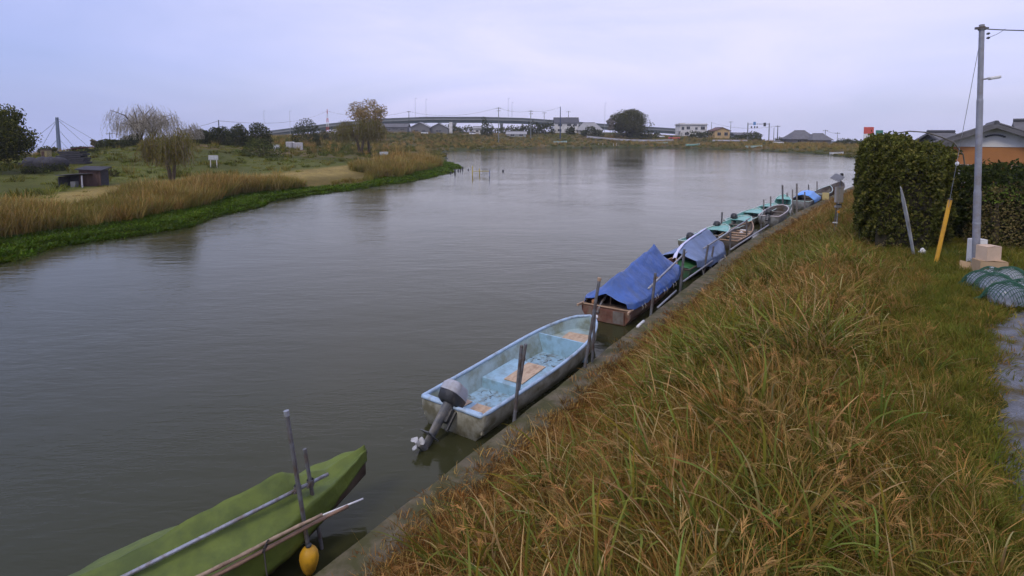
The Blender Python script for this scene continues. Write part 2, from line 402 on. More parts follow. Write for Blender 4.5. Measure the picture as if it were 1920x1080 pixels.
# lane of gravel beyond the grass
def build_lane():
    rows = []; ss_ = np.arange(-12, 14.2, .2)
    for s in ss_:
        t0 = float(np.interp(s, [-12, 2.7, 5.5, 7.4, 9.9, 12.5, 14.2], [6.75, 7.0, 7.2, 7.35, 7.65, 8.5, 9.6])) + .10 * math.sin(s * 2.3) + .07 * math.sin(s * 5.1 + 1) + random.uniform(-.11, .11) + .08
        t1 = 10.4
        row = []
        for k in range(15):
            t = t0 + (t1 - t0) * k / 14; p = ST(s, t); row.append(Vector((p.x, p.y, gz(p.x, p.y) + (.018 if k else -.03) + random.uniform(0, .006))))
        rows.append(row)
    o = MB().grid(rows).build('gravel_lane', mat('blue_grey_gravel', (.15, .16, .185), rough=.9, var=.5, scale=45, bump=.9, dirt=(.085, .07, .035), dscale=2.2, damt=.55), smooth=True)
    struct(o, 'narrow blue grey gravel lane')
build_lane()

# ------------------------------------------------------------------ grasses (source clumps live in an unlinked collection)
GRASS = colmat('grass_blades', rough=.65, trans=.3, var=.3, matte=True)
def blade(V, Fc, C, base, az, L, wd, lean, droop, col, tipcol=None, seg=4, twist=0.):
    o = len(V); p = np.array(base, float); a = lean
    dirx = np.array([math.cos(az), math.sin(az), 0]); side = np.array([-math.sin(az + twist), math.cos(az + twist), 0]); tipcol = col if tipcol is None else tipcol
    for i in range(seg + 1):
        k = i / seg; wv = wd * (1 - k ** 2.2) * (.55 + .45 * min(1, k * 4)) + .0006
        V.append(p - side * wv / 2); V.append(p + side * wv / 2)
        c = np.array(col) * (1 - k) + np.array(tipcol) * k; C.append(c); C.append(c)
        a += droop / seg * (.5 + k)
        p = p + (dirx * math.sin(a) + np.array([0, 0, 1]) * math.cos(a)) * L / seg
        if i < seg: Fc.append((o + 2 * i, o + 2 * i + 1, o + 2 * i + 3, o + 2 * i + 2))
def jit(c, a=.25):
    k = 1 + random.uniform(-a, a); return np.array([c[0] * k * (1 + random.uniform(-.1, .1)), c[1] * k, c[2] * k])
RUST = (.235, .110, .030); STRAW = (.39, .245, .085); BROWN = (.165, .085, .030); GREEN = (.088, .112, .016); PALEG = (.175, .205, .05); OLIVE = (.145, .115, .022); DARKG = (.040, .056, .010)
def mk(name, coll, n, rad, L, wd, lean, droop, pal, tips=None, seg=4, seeds=0, seedcol=STRAW):
    V, Fc, C = [], [], []
    for _ in range(n):
        a = random.uniform(0, 6.28); r = rad * math.sqrt(random.random())
        az = a + random.uniform(-1.2, 1.2)
        c = jit(random.choice(pal)); tcol = jit(random.choice(tips)) if tips else c
        blade(V, Fc, C, (r * math.cos(a), r * math.sin(a), -.03), az, random.uniform(*L), random.uniform(*wd), random.uniform(*lean), random.uniform(*droop), c, tcol, seg, random.uniform(-.6, .6))
    for _ in range(seeds):                          # nodding seed heads
        a = random.uniform(0, 6.28); r = rad * random.random(); az = random.uniform(0, 6.28); LL = random.uniform(L[1] * .8, L[1] * 1.15)
        ln = random.uniform(.1, .45); b = np.array([r * math.cos(a), r * math.sin(a), 0.])
        blade(V, Fc, C, b, az, LL, .008, ln, .5, jit(seedcol), jit(seedcol), 4)
        tip = (np.array(V[-1]) + np.array(V[-2])) / 2
        for _ in range(16):
            k = random.uniform(.0, .30); q = tip - np.array([math.cos(az) * .75, math.sin(az) * .75, .2]) * k
            blade(V, Fc, C, q, az + random.uniform(-.5, .5), random.uniform(.06, .14), .008, random.uniform(.9, 1.7), .7, jit(seedcol, .35), None, 2)
    o = npmesh(name, V, Fc, GRASS, np.array(C), parent='nolink'); coll.objects.link(o); return o
def scatter(name, coll, P, Z, S, I, label, cat, tilt=.15):
    n = len(P); me = bpy.data.meshes.new(name); me.vertices.add(n); me.vertices.foreach_set('co', np.asarray(P, np.float32).ravel())
    a = me.attributes.new('rot', 'FLOAT_VECTOR', 'POINT')
    R = np.stack([RNG.normal(0, tilt, n), RNG.normal(0, tilt, n), Z], 1); a.data.foreach_set('vector', R.astype(np.float32).ravel())
    a = me.attributes.new('scl', 'FLOAT', 'POINT'); a.data.foreach_set('value', np.asarray(S, np.float32))
    a = me.attributes.new('idx', 'INT', 'POINT'); a.data.foreach_set('value', np.asarray(I, np.int32))
    o = bpy.data.objects.new(name, me); COL.objects.link(o)
    g = bpy.data.node_groups.new(name, 'GeometryNodeTree')
    g.interface.new_socket('Geometry', in_out='INPUT', socket_type='NodeSocketGeometry'); g.interface.new_socket('Geometry', in_out='OUTPUT', socket_type='NodeSocketGeometry')
    gi = N(g, 'NodeGroupInput'); go = N(g, 'NodeGroupOutput')
    ci = N(g, 'GeometryNodeCollectionInfo'); ci.inputs['Collection'].default_value = coll; ci.inputs['Separate Children'].default_value = True; ci.inputs['Reset Children'].default_value = True
    ip = N(g, 'GeometryNodeInstanceOnPoints'); ip.inputs['Pick Instance'].default_value = True
    def att(nm, ty):
        q = N(g, 'GeometryNodeInputNamedAttribute', data_type=ty); q.inputs['Name'].default_value = nm; return q.outputs[0]
    g.links.new(gi.outputs[0], ip.inputs['Points']); g.links.new(ci.outputs[0], ip.inputs['Instance'])
    g.links.new(att('idx', 'INT'), ip.inputs['Instance Index']); g.links.new(att('scl', 'FLOAT'), ip.inputs['Scale'])
    er = N(g, 'FunctionNodeEulerToRotation'); g.links.new(att('rot', 'FLOAT_VECTOR'), er.inputs[0]); g.links.new(er.outputs[0], ip.inputs['Rotation'])
    g.links.new(ip.outputs[0], go.inputs[0])
    m = o.modifiers.new('scatter', 'NODES'); m.node_group = g
    return tag(o, label, cat, kind='stuff')

slope_c = bpy.data.collections.new('slope_clumps')
mk('a0', slope_c, 38, .16, (.28, .60), (.007, .014), (.2, 1.2), (.6, 2.2), [RUST, BROWN, BROWN, STRAW], seg=4)
mk('a1', slope_c, 38, .16, (.22, .50), (.007, .013), (.3, 1.3), (.6, 2.3), [BROWN, RUST, RUST], seg=4)
mk('a2', slope_c, 46, .15, (.35, .75), (.008, .016), (.15, 1.0), (.6, 2.0), [OLIVE, GREEN, RUST, BROWN], [STRAW, OLIVE, RUST], seg=4)
mk('a3', slope_c, 13, .08, (.75, 1.35), (.022, .044), (.1, .75), (.9, 2.3), [GREEN, GREEN, PALEG], [PALEG, OLIVE], seg=7)
mk('a4', slope_c, 40, .14, (.35, .7), (.008, .017), (.15, .95), (.6, 2.0), [GREEN, DARKG, OLIVE, GREEN], [OLIVE, PALEG, STRAW], seg=4)
mk('a5', slope_c, 16, .10, (.5, .85), (.009, .016), (.1, .6), (.5, 1.5), [STRAW, RUST, OLIVE], [STRAW], seg=5, seeds=3, seedcol=(.36, .21, .085))
mk('a6', slope_c, 9, .06, (.65, 1.15), (.018, .034), (.15, .6), (.9, 2.2), [STRAW, RUST, OLIVE], [STRAW, (.5, .38, .2)], seg=7)
mk('a7', slope_c, 60, .18, (.10, .26), (.008, .014), (.2, 1.0), (.4, 1.5), [(.13, .15, .024), (.165, .155, .03), (.115, .14, .022)], [(.18, .16, .035), (.14, .155, .028)], seg=3)
mk('a8', slope_c, 54, .18, (.08, .22), (.007, .013), (.3, 1.2), (.4, 1.5), [RUST, (.19, .15, .03), (.17, .155, .032), STRAW], [STRAW, (.19, .16, .035)], seg=3)
mk('a9', slope_c, 46, .16, (.05, .16), (.006, .012), (.5, 1.4), (.3, 1.2), [BROWN, RUST, STRAW, (.12, .08, .04)], seg=3)

mk('aa', slope_c, 34, .20, (.10, .24), (.05, .10), (.3, 1.3), (.1, .9), [(.075, .095, .018), (.10, .115, .022), (.12, .10, .03), (.055, .07, .015)], seg=2)
mk('ab', slope_c, 9, .30, (.5, 1.1), (.008, .016), (1.15, 1.5), (-.1, .25), [STRAW, (.46, .32, .14), RUST], [STRAW], seg=4)
def noise2(x, y, f): return wob(x * f + 3.1, y * f - 1.7)
def slope_points():
    P = []; Sc = []; I = []
    def batch(n, s0, s1, t0, t1, fn):
        s = RNG.uniform(s0, s1, n); t = RNG.uniform(t0, t1, n)
        p = np.array([QO.x, QO.y])[None] + s[:, None] * np.array(QD)[None] + (t + np.interp(s, _qs, _qt))[:, None] * np.array(QN)[None]
        z, d, dn, s_, t_, wq = hgt(p[:, 0], p[:, 1], True)
        fn(p, z, d, s)
    def put(p, z, sc_, ix, m):
        P.append(np.stack([p[:, 0], p[:, 1], z], 1)[m]); Sc.append(sc_[m]); I.append(ix[m])
    def tall(p, z, d, s):
        n = len(d); u = RNG.random(n); w1 = noise2(p[:, 0], p[:, 1], 1.1); w2 = noise2(p[:, 0] + 9, p[:, 1], .45)
        green = np.clip((d - 2.6) / 3.4 + .55 * w2 + .3 * w1, .06, .85)
        ix = np.where(u < green * .50, 4, np.where(u < green * .76, 2, np.where(u < .78, 0, np.where(u < .94, 1, 5))))
        v = RNG.random(n); w3 = noise2(p[:, 0] - 4, p[:, 1] + 2, .95); big = np.where(w3 > .12, .24, .035) * sss(1.6, 2.6, d) * (1 - .6 * sss(5.2, 6.4, d)); ix = np.where(v < big, 3, np.where(v < big * 1.5 + .015 * (d > 1.5), 6, ix))
        w4 = noise2(p[:, 0] + 2, p[:, 1] - 6, 1.4); r5 = RNG.random(n); ix = np.where((r5 < .22) & (w4 > .35) & (d > 1.2), 10, np.where(r5 > .955, 11, ix))
        edge = sss(.75, 2.2, d); sc_ = (.42 + .62 * edge) * RNG.uniform(.75, 1.2, n) * (1 - .35 * sss(4.8, 6.4, d)) * (1 - .3 * (ix == 3) * sss(20, 40, s))
        keep = (d > .72 + .30 * w1) & (d < 6.6 + .6 * w2) & (RNG.random(n) < np.where(d > 5.2, .55, 1)) & (RNG.random(n) < 1 - .45 * (w1 > .45) * (d < 2))
        sc_ = sc_ * (1 - .38 * sss(13, 19, s) * sss(2.2, 3.4, d))
        put(p, z, sc_, ix, keep)
    batch(13500, -9, 9, .6, 7.2, tall)
    batch(9500, 9, 24, .6, 7.2, tall)
    batch(5600, 24, 68, .6, 7.0, lambda p, z, d, s: tall(p, z, d, s))
    def short(p, z, d, s):
        n = len(d); w2 = noise2(p[:, 0], p[:, 1], .55); w1 = noise2(p[:, 0], p[:, 1], 1.7)
        u = RNG.random(n); ix = np.where(u < np.clip(.92 - .4 * w2 - .25 * sss(6.8, 8.0, d), .3, .97), 7, 8)
        lane = np.interp(s, [-12, 2.7, 5.5, 7.4, 9.9, 12.5, 14.2, 15], [6.75, 7.0, 7.2, 7.35, 7.65, 8.5, 9.6, 11.5])
        keep = (d > 4.9) & ((d < lane + .12 + .1 * w1) | (s > 15) | (RNG.random(n) < .03 + .3 * (noise2(p[:, 0], p[:, 1], 1.25) > .55)))
        put(p, z, RNG.uniform(.7, 1.4, n), ix, keep)
    batch(14000, -5, 14, 4.8, 9.6, short)
    batch(6000, 14, 32, 4.8, 15, short)
    def mat_(p, z, d, s):
        n = len(d); w1 = noise2(p[:, 0], p[:, 1], 1.1); keep = (d > .30 + .22 * w1) & (RNG.random(n) < .16 + .84 * sss(.45, .95, d))
        put(p, np.where(d < .75, .345, np.maximum(z, .33)), RNG.uniform(.6, 1.6, n), np.full(n, 9), keep)
    batch(6500, -9, 14, .25, 2.0, mat_)
    batch(4600, 14, 66, .25, 2.0, mat_)
    P_, S_, I_ = np.concatenate(P), np.concatenate(Sc), np.concatenate(I)
    # only what lies in or near the view
    gpst = gp(1566, 458, 1.2)
    k = (P_[:, 1] > 1.2) & (np.hypot(P_[:, 0] - gpst.x + .25, P_[:, 1] - gpst.y + .45) > .75) & (np.abs(P_[:, 0]) < 1.15 * P_[:, 1] + 2.5)
    return P_[k], S_[k], I_[k]
P_, S_, I_ = slope_points()
scatter('grass', slope_c, P_, RNG.uniform(0, 6.28, len(P_)), S_, I_, 'tangle of dry brown and green grass on the bank', 'grass', tilt=.3)

bank_c = bpy.data.collections.new('bank_clumps')
REED1 = (.27, .19, .055); REED2 = (.33, .245, .09); REED3 = (.19, .14, .04); TIP = (.36, .26, .11)
mk('b0', bank_c, 34, .35, (.7, 1.5), (.03, .055), (.03, .35), (.1, 1.0), [REED1, REED2, REED3], [TIP, REED1], seg=3)
mk('b1', bank_c, 34, .35, (.5, 1.3), (.03, .055), (.03, .45), (.1, 1.0), [(.18, .165, .036), (.15, .15, .032), REED3], [(.21, .18, .05), REED1], seg=3)
mk('b2', bank_c, 60, .45, (.10, .34), (.06, .13), (.3, 1.3), (.2, 1.2), [(.10, .155, .018), (.135, .19, .026), (.075, .12, .016)], seg=2)
mk('b3', bank_c, 44, .5, (.12, .36), (.03, .06), (.1, .8), (.3, 1.3), [(.14, .16, .028), (.12, .145, .024), (.175, .165, .035)], seg=2)
mk('b4', bank_c, 40, .5, (.05, .15), (.03, .05), (.3, 1.2), (.3, 1.2), [(.32, .22, .085), (.27, .18, .065)], seg=2)
mk('b5', bank_c, 46, .6, (.3, .8), (.07, .13), (.1, .8), (.2, 1.2), [(.115, .125, .026), (.14, .13, .034), (.085, .10, .02)], seg=2)
def bank_points():
    P = []; Sc = []; I = []
    def batch(n, u0, u1, r0, r1, fn):
        u = RNG.uniform(u0, u1, n); r = np.sqrt(RNG.uniform(r0 ** 2, r1 ** 2, n)); x = (u - 960) / F * r; y = r
        z, d, dn, s, t, wq = hgt(x, y, True); fn(x, y, z, d, dn, wq)
    def put(x, y, z, sc_, ix, m): P.append(np.stack([x, y, z], 1)[m]); Sc.append(sc_[m]); I.append(ix[m])
    def leftb(x, y, z, d, dn, wq):
        n = len(x); w1 = noise2(x, y, .33); w2 = noise2(x, y, .12); u = RNG.random(n)
        fr = (dn > -.45) & (dn < 3.3 + .7 * w1); put(x, y, np.maximum(z, .03), RNG.uniform(.7, 1.25, n), np.full(n, 2), fr)
        rd = (dn > 2.7 + .5 * w1) & (d < 9 + 2.4 * w1 - 3.0 * sss(45, 60, y) * (y < 75)) & (x < 0)
        dens = sss(2.6, 3.8, dn)
        put(x, y, z, RNG.uniform(.35, 1.4, n) * (.9 + .5 * w1) * (1 + .25 * sss(60, 90, y)), np.where(u < np.clip(.46 + .5 * w2 + .45 * w1, .1, .9), 0, 1), rd & (RNG.random(n) < dens * .8))
    batch(38000, -60, 560, 24, 70, leftb)
    batch(18000, 440, 870, 44, 118, leftb)
    batch(14000, -620, -60, 16, 55, leftb)
    def meadow(x, y, z, d, dn, wq):
        n = len(x); w1 = noise2(x, y, .15); tanz = (d > 8) & (d < 15.0 + 1.5 * w1) & (y < 95)
        m = (d > 9) & (wq < .1) & (x < 0); ix = np.where(tanz, 4, np.where(RNG.random(n) < .12 + .2 * (w1 > .3) + .35 * (y > 115), 5, 3))
        ix = np.where(tanz & (RNG.random(n) < .16), np.where(RNG.random(n) < .5, 3, 1), ix); ix = np.where((ix == 5) & (RNG.random(n) < .3), np.where(y > 115, 0, 1), ix)
        put(x, y, z, RNG.uniform(.7, 1.3, n) * (1 + .35 * sss(90, 160, y)), ix, m & (RNG.random(n) < np.where(tanz, .75, .8)))
    batch(17000, -60, 900, 40, 300, meadow)
    batch(4000, -620, -60, 28, 110, meadow)
    def farb(x, y, z, d, dn, wq):
        n = len(x); w1 = noise2(x, y, .11); m = (dn > .2) & (dn < 48) & (wq < .1)
        ix = np.where(dn < 4, np.where(RNG.random(n) < .6, 5, 1), np.where(RNG.random(n) < .42 + .5 * w1, 0, np.where(RNG.random(n) < .5, 1, 5))); put(x, y, z, RNG.uniform(.7, 1.3, n) * np.where(dn < 4, .8, 1.1), ix, m)
    batch(10000, 780, 1640, 120, 320, farb)
    P_, S_, I_ = np.concatenate(P), np.concatenate(Sc), np.concatenate(I)
    return P_, S_, I_
P_, S_, I_ = bank_points()
scatter('reeds', bank_c, P_, RNG.uniform(0, 6.28, len(P_)), S_, I_, 'brown reeds, waterside greens and meadow grass across the water', 'reeds', tilt=.06)

# ------------------------------------------------------------------ leaves, trees, hedges
LEAF = colmat('tree_leaves', rough=.6, trans=.25, var=.08, matte=True)
def leafmesh(name, P, size, cols, parent=None, aspect=.6, droop=None):
    n = len(P); a = RNG.normal(size=(n, 3)); a /= np.linalg.norm(a, axis=1)[:, None]
    if droop is not None: a = a * (1 - droop) + np.array([0, 0, -1.])[None] * droop; a /= np.linalg.norm(a, axis=1)[:, None]
    b = np.cross(a, RNG.normal(size=(n, 3))); b /= np.linalg.norm(b, axis=1)[:, None]
    sz = (np.asarray(size) * RNG.uniform(.6, 1.3, n))[:, None] if np.ndim(size) == 0 else (size * RNG.uniform(.6, 1.3, n))[:, None]
    V = np.stack([P - a * sz * .5, P + b * sz * .5 * aspect, P + a * sz * .5, P - b * sz * .5 * aspect], 1).reshape(-1, 3)
    Fq = np.arange(4 * n).reshape(n, 4); C = np.repeat(np.clip(cols, .004, 1), 4, 0)
    return npmesh(name, V, Fq, LEAF, C, parent)
def ball(n, fill=.6):
    a = RNG.normal(size=(n, 3)); a /= np.linalg.norm(a, axis=1)[:, None]; return a * (RNG.uniform(fill ** 3, 1, n) ** (1 / 3))[:, None]
def palette(n, cols, clump, amt=.25):
    cols = np.array(cols); i = (clump * 7.31 % 1 * len(cols)).astype(int) % len(cols)
    j = np.where(RNG.random(n) < .5, i, RNG.integers(0, len(cols), n)); return cols[j] * RNG.uniform(1 - amt, 1 + amt, (n, 1))
M_BARK = mat('grey_brown_bark', (.10, .08, .055), rough=.95, var=.35, scale=9, bump=.8, stretch=(1, 1, .2))
def tree(name, label, base, h, rx, cols, nclump, nleaf, leaf, trunk_h=.3, group=None, shape=.75, tr=.16, crown_lo=.28, seed=1, ry=None, limbs=6):
    rg = random.Random(seed); o = thing(name, label, 'tree', base, 0, group); ry = ry or rx
    t = MB(); top = Vector((rg.uniform(-.06, .06) * h, rg.uniform(-.05, .05) * h, h * .8)); tips = []
    t.tube([(0, 0, -.4), (top.x * .15, top.y * .1, h * .18), (top.x * .5, top.y * .5, h * .45), top], [tr * 1.25, tr, tr * .65, tr * .15], 8)
    cc = []
    for i in range(nclump):
        while True:
            p = Vector((rg.uniform(-1, 1), rg.uniform(-1, 1), rg.uniform(-1, 1)))
            if p.length < 1 and p.length > .35: break
        z = h * (crown_lo + (1 - crown_lo) * (.5 + .46 * p.z))
        ww = math.sqrt(max(.08, 1 - abs(p.z * shape) ** 2))
        cc.append((Vector((p.x * rx * .8, p.y * ry * .8, z)) , rg.uniform(.24, .42) * rx * (.6 + .4 * ww)))
    for i in range(limbs):
        c, r = cc[i % len(cc)]; z0 = h * rg.uniform(.15, .45); a = Vector((top.x * z0 / h, top.y * z0 / h, z0))
        t.tube([a, a.lerp(c, .5) + Vector((0, 0, .06 * h)), c], [tr * .45, tr * .28, tr * .08], 6)
    t.build('trunk', M_BARK, o, smooth=True)
    per = nleaf // nclump; P = []; C = []
    for i, (c, r) in enumerate(cc):
        q = ball(per, .35) * np.array([r, r, r * .75])[None] + np.array(c)[None]; P.append(q)
        C.append(palette(per, cols, np.full(per, i * .137 + seed * .31)))
    leafmesh('crown', np.concatenate(P), leaf, np.concatenate(C), o)
    return o
def willow(name, label, base, h, rx, cols, nstr, leaf, seed=1, dens=11, tr=.2, group=None, low=.12, trunks=1, strand_r=.012, airy=1.):
    rg = random.Random(seed); o = thing(name, label, 'tree', base, 0, group); t = MB(); heads = []
    for k in range(trunks):
        x0 = (k - (trunks - 1) / 2) * rx * .35
        t.tube([(0, 0, -.4), (x0 * .5, .1, h * .2), (x0, .0, h * .45)], [tr * 1.2, tr, tr * .7], 8)
        for i in range(9):
            a = rg.uniform(0, 6.28); rr = rx * rg.uniform(.3, .85); e = Vector((x0 * .6 + math.cos(a) * rr, math.sin(a) * rr, h * rg.uniform(.68, .93) - rr / rx * h * .12))
            b = Vector((x0, 0, h * rg.uniform(.3, .45))); mid = b.lerp(e, .5) + Vector((0, 0, h * .1))
            t.tube([b, mid, e], [tr * .5, tr * .3, tr * .08], 6); heads.append((mid, e))
    P = []; C = []; tw = MB()
    for i in range(nstr):
        m, e = rg.choice(heads); k = rg.random(); p = m.lerp(e, k) + Vector((rg.gauss(0, rx * .17), rg.gauss(0, rx * .17), rg.gauss(0, h * .045)))
        rad = math.hypot(p.x, p.y) / rx
        ztop = min(p.z, h * math.sqrt(max(.1, 1 - (rad * .72) ** 2))); L = ztop * rg.uniform(.15, .6) * airy; L = min(L, ztop - h * low)
        n = max(4, int(dens * rg.uniform(.6, 1.2))); kk = np.linspace(0, 1, n); sx, sy = rg.gauss(0, .10), rg.gauss(0, .10)
        out = np.array([p.x, p.y]) / max(.3, math.hypot(p.x, p.y)) * .35
        q = np.stack([p.x + (sx + out[0]) * np.sqrt(kk) + RNG.normal(0, .05, n), p.y + (sy + out[1]) * np.sqrt(kk) + RNG.normal(0, .05, n), ztop + .1 * kk - L * kk], 1)
        P.append(q); C.append(palette(n, cols, np.full(n, rg.random())))
        if strand_r and i % 3 == 0: tw.tube([q[0], q[n // 2], q[-1]], strand_r, 3, False)
    t.build('trunk', M_BARK, o, smooth=True)
    if tw.v: tw.build('twigs', mat('pale_twigs', (.20, .17, .12), rough=.9), o)['kind'] = 'stuff'
    leafmesh('crown', np.concatenate(P), leaf, np.concatenate(C), o, aspect=.28, droop=.72)
    return o
def shrub(name, label, base, rx, ry, h, cols, n, leaf, group=None, cat='bush', lump=.12, seed=1):
    o = thing(name, label, cat, base, 0, group)
    b = ball(n, .72); ph = seed * 1.7; b = b * (np.linalg.norm(b, axis=1) / (np.abs(b) ** 3).sum(1) ** (1 / 3))[:, None]
    k = 1 + lump * (np.sin(b[:, 0] * 5 + ph) + np.sin(b[:, 1] * 6 + ph * 2) + np.sin(b[:, 2] * 7 + b[:, 0] * 3 + ph))/1.6
    P = b * k[:, None]; P[:, 2] = np.abs(P[:, 2] + .15) ; P = P * np.array([rx, ry, h / 1.12])[None]
    leafmesh('foliage', P, leaf, palette(n, cols, RNG.random(n)), o)
    t = MB(); rg = random.Random(seed)
    for i in range(5): a = rg.uniform(0, 6.28); t.tube([(0, 0, -.2), (math.cos(a) * rx * .3, math.sin(a) * ry * .3, h * .4), (math.cos(a) * rx * .55, math.sin(a) * ry * .55, h * .7)], [.09, .06, .02], 6)
    t.build('stem', M_BARK, o); return o
def hedge(name, label, boxes, cols, leaf, dens, rot=QANG, cat='hedge'):
    """boxes: (s0,s1,t0,t1,top) blocks in the quay frame; leaves lie in an outer shell over a dark twiggy core"""
    s0, s1, t0, t1, top = boxes[0]; c = ST((s0 + s1) / 2, (t0 + t1) / 2); z0 = gz(c.x, c.y)
    o = thing(name, label, cat, (c.x, c.y, z0), rot); P = []; C = []
    core = MB()
    for bi, (s0, s1, t0, t1, top) in enumerate(boxes):
        q = ST((s0 + s1) / 2, (t0 + t1) / 2) - c; qx = q.x * QD.x + q.y * QD.y; qy = -(q.x * QN.x + q.y * QN.y)
        L, W = s1 - s0, t1 - t0; hh = top
        area = 2 * (L + W) * hh + L * W; n = int(area * dens)
        a = RNG.uniform(-1, 1, (n, 3)); pw = 4.0
        rr = (np.abs(a) ** pw).sum(1) ** (1 / pw); a = a / rr[:, None]
        dep = 1 - RNG.random(n) ** 2 * .2 + np.where(RNG.random(n) < .05, RNG.uniform(0, .07, n), 0); lum = 1 + .07 * np.sin(a[:, 0] * 9 + bi) * np.sin(a[:, 1] * 7) + .09 * np.sin(a[:, 0] * 17 + a[:, 2] * 8 + bi * 2) * np.sin(a[:, 2] * 11 + a[:, 1] * 13)
        a = a * (dep * lum)[:, None]
        p = a * np.array([L / 2, W / 2, hh / 2])[None] + np.array([qx, qy, hh / 2])[None]; P.append(p)
        C.append(palette(n, cols, (np.sin(a[:, 0] * 5 + a[:, 1] * 4 + a[:, 2] * 6 + bi) * .5 + .5)))
        for _ in range(int(L * W * 5)):
            x, y = RNG.uniform(-.92, .92, 2); k8 = (1 - max(abs(x), abs(y)) ** 4) ** .25; hgt_ = RNG.uniform(.08, .34); nn_ = 8; kk_ = np.linspace(0, 1, nn_)[:, None]
            st_ = np.array([qx + x * L / 2, qy + y * W / 2, hh / 2 + hh / 2 * k8 * .97]); P.append(st_[None] + kk_ * np.array([[RNG.normal(0, .08), RNG.normal(0, .08), hgt_]]) + RNG.normal(0, .02, (nn_, 3))); C.append(palette(nn_, cols, np.full(nn_, RNG.random())) * 1.15)
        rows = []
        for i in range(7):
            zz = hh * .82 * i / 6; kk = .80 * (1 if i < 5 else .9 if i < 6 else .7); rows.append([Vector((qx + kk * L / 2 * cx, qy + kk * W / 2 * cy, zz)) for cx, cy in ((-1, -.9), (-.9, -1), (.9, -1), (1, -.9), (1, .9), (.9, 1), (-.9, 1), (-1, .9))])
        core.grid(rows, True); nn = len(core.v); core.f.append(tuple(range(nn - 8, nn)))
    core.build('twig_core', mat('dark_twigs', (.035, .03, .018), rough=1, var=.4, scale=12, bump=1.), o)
    leafmesh('foliage', np.concatenate(P), leaf, np.concatenate(C), o, aspect=.55)
    return o

# ------------------------------------------------------------------ near things: materials
M_GALV = mat('galvanised_pipe', (.36, .38, .42), rough=.45, var=.2, scale=14, metal=.55, dirt=(.22, .17, .12), dscale=9, damt=.4)
M_DPOST = mat('weathered_steel_post', (.15, .155, .165), rough=.6, var=.3, scale=12, metal=.3, dirt=(.10, .07, .05), dscale=5, damt=.5)
M_RUST = mat('rusty_clamp', (.16, .085, .05), rough=.8, var=.4, scale=20, metal=.3)
M_BAMBOO = mat('pale_bamboo', (.34, .25, .17), rough=.6, var=.25, scale=8, dirt=(.16, .10, .065), dscale=6, damt=.5)
M_GTARP = mat('green_tarpaulin', (.125, .165, .028), rough=.55, var=.16, scale=2.2, dirt=(.075, .105, .024), dscale=1.6, damt=.5, spec=.3, bump=.5, crease=2.6)
M_GTARP2 = mat('dark_green_sheet', (.05, .16, .06), rough=.5, var=.2, scale=3)
M_BTARP = mat('blue_tarpaulin', (.055, .125, .38), rough=.45, var=.15, scale=2.5, dirt=(.06, .11, .26), dscale=2.0, damt=.5, spec=.4, bump=.6, crease=3.0)
M_PTARP = mat('faded_blue_tarpaulin', (.17, .235, .40), rough=.55, var=.2, scale=2.0, dirt=(.12, .17, .27), dscale=1.2, damt=.5, spec=.4, bump=.6, crease=2.5)
M_PTARPW = mat('sheet_edge_white', (.62, .64, .85), rough=.5, var=.1, scale=4)
M_SKYTARP = mat('bright_blue_tarpaulin', (.12, .33, .78), rough=.45, var=.12, scale=3, spec=.5)
M_BWOOD = mat('red_brown_boat_wood', (.135, .058, .038), rough=.7, var=.35, scale=5, bump=.3, dirt=(.17, .13, .095), dscale=3, damt=.45, stretch=(.25, 1, 1))
M_BWOODL = mat('sun_bleached_rail_wood', (.34, .23, .15), rough=.8, var=.3, scale=7, stretch=(.25, 1, 1))
M_GWOOD = mat('grey_boat_wood', (.15, .135, .12), rough=.85, var=.35, scale=5, bump=.3, dirt=(.10, .07, .05), dscale=3, damt=.5, stretch=(.25, 1, 1))
M_FRP = mat('stained_white_fibreglass', (.44, .43, .35), rough=.5, var=.15, scale=4, dirt=(.19, .17, .10), dscale=2.4, damt=.58, spec=.5)
M_BLUE = mat('pale_blue_boat_paint', (.27, .44, .55), rough=.45, var=.12, scale=4, dirt=(.19, .27, .29), dscale=3.3, damt=.42, spec=.45)
M_BLUEIN = mat('stained_pale_blue_side', (.33, .43, .44), rough=.5, var=.15, scale=3, dirt=(.22, .25, .19), dscale=2.2, damt=.55)
M_BLUEF = mat('muddy_blue_floor', (.27, .42, .52), rough=.55, var=.15, scale=5, dirt=(.15, .15, .11), dscale=7, damt=.42)
M_RIM = mat('pale_blue_gunwale', (.36, .50, .66), rough=.4, var=.15, scale=8, dirt=(.22, .26, .28), dscale=4, damt=.45, spec=.5)
M_TURQ = mat('turquoise_boat_paint', (.17, .42, .37), rough=.45, var=.15, scale=4, dirt=(.30, .42, .36), dscale=3, damt=.45, spec=.45)
M_TRIM = mat('pale_turquoise_rim', (.46, .62, .58), rough=.45, var=.15, scale=6, dirt=(.30, .30, .25), dscale=4, damt=.5)
M_PLY = mat('weathered_plywood', (.50, .37, .25), rough=.75, var=.18, scale=5, dirt=(.33, .22, .14), dscale=9, damt=.5, stretch=(.4, 1, 1))
M_BLACK = mat('black_motor_casing', (.028, .03, .033), rough=.45, var=.3, scale=8, dirt=(.09, .085, .075), dscale=5, damt=.4, spec=.5)
M_COWL = mat('silver_grey_cowl', (.36, .37, .40), rough=.35, var=.12, scale=6, dirt=(.22, .20, .17), dscale=4, damt=.45, spec=.5)
M_GREYM = mat('grey_motor_leg', (.10, .105, .11), rough=.45, var=.25, scale=9, dirt=(.20, .18, .15), dscale=5, damt=.4)
M_WHITE = mat('dirty_white_plastic', (.68, .68, .68), rough=.5, var=.1, scale=6)
M_YEL = mat('yellow_buoy_plastic', (.68, .36, .022), rough=.45, var=.12, scale=5, dirt=(.32, .17, .02), dscale=3, damt=.45)
M_ROPE = mat('grey_rope', (.30, .27, .23), rough=.9, var=.3, scale=30)
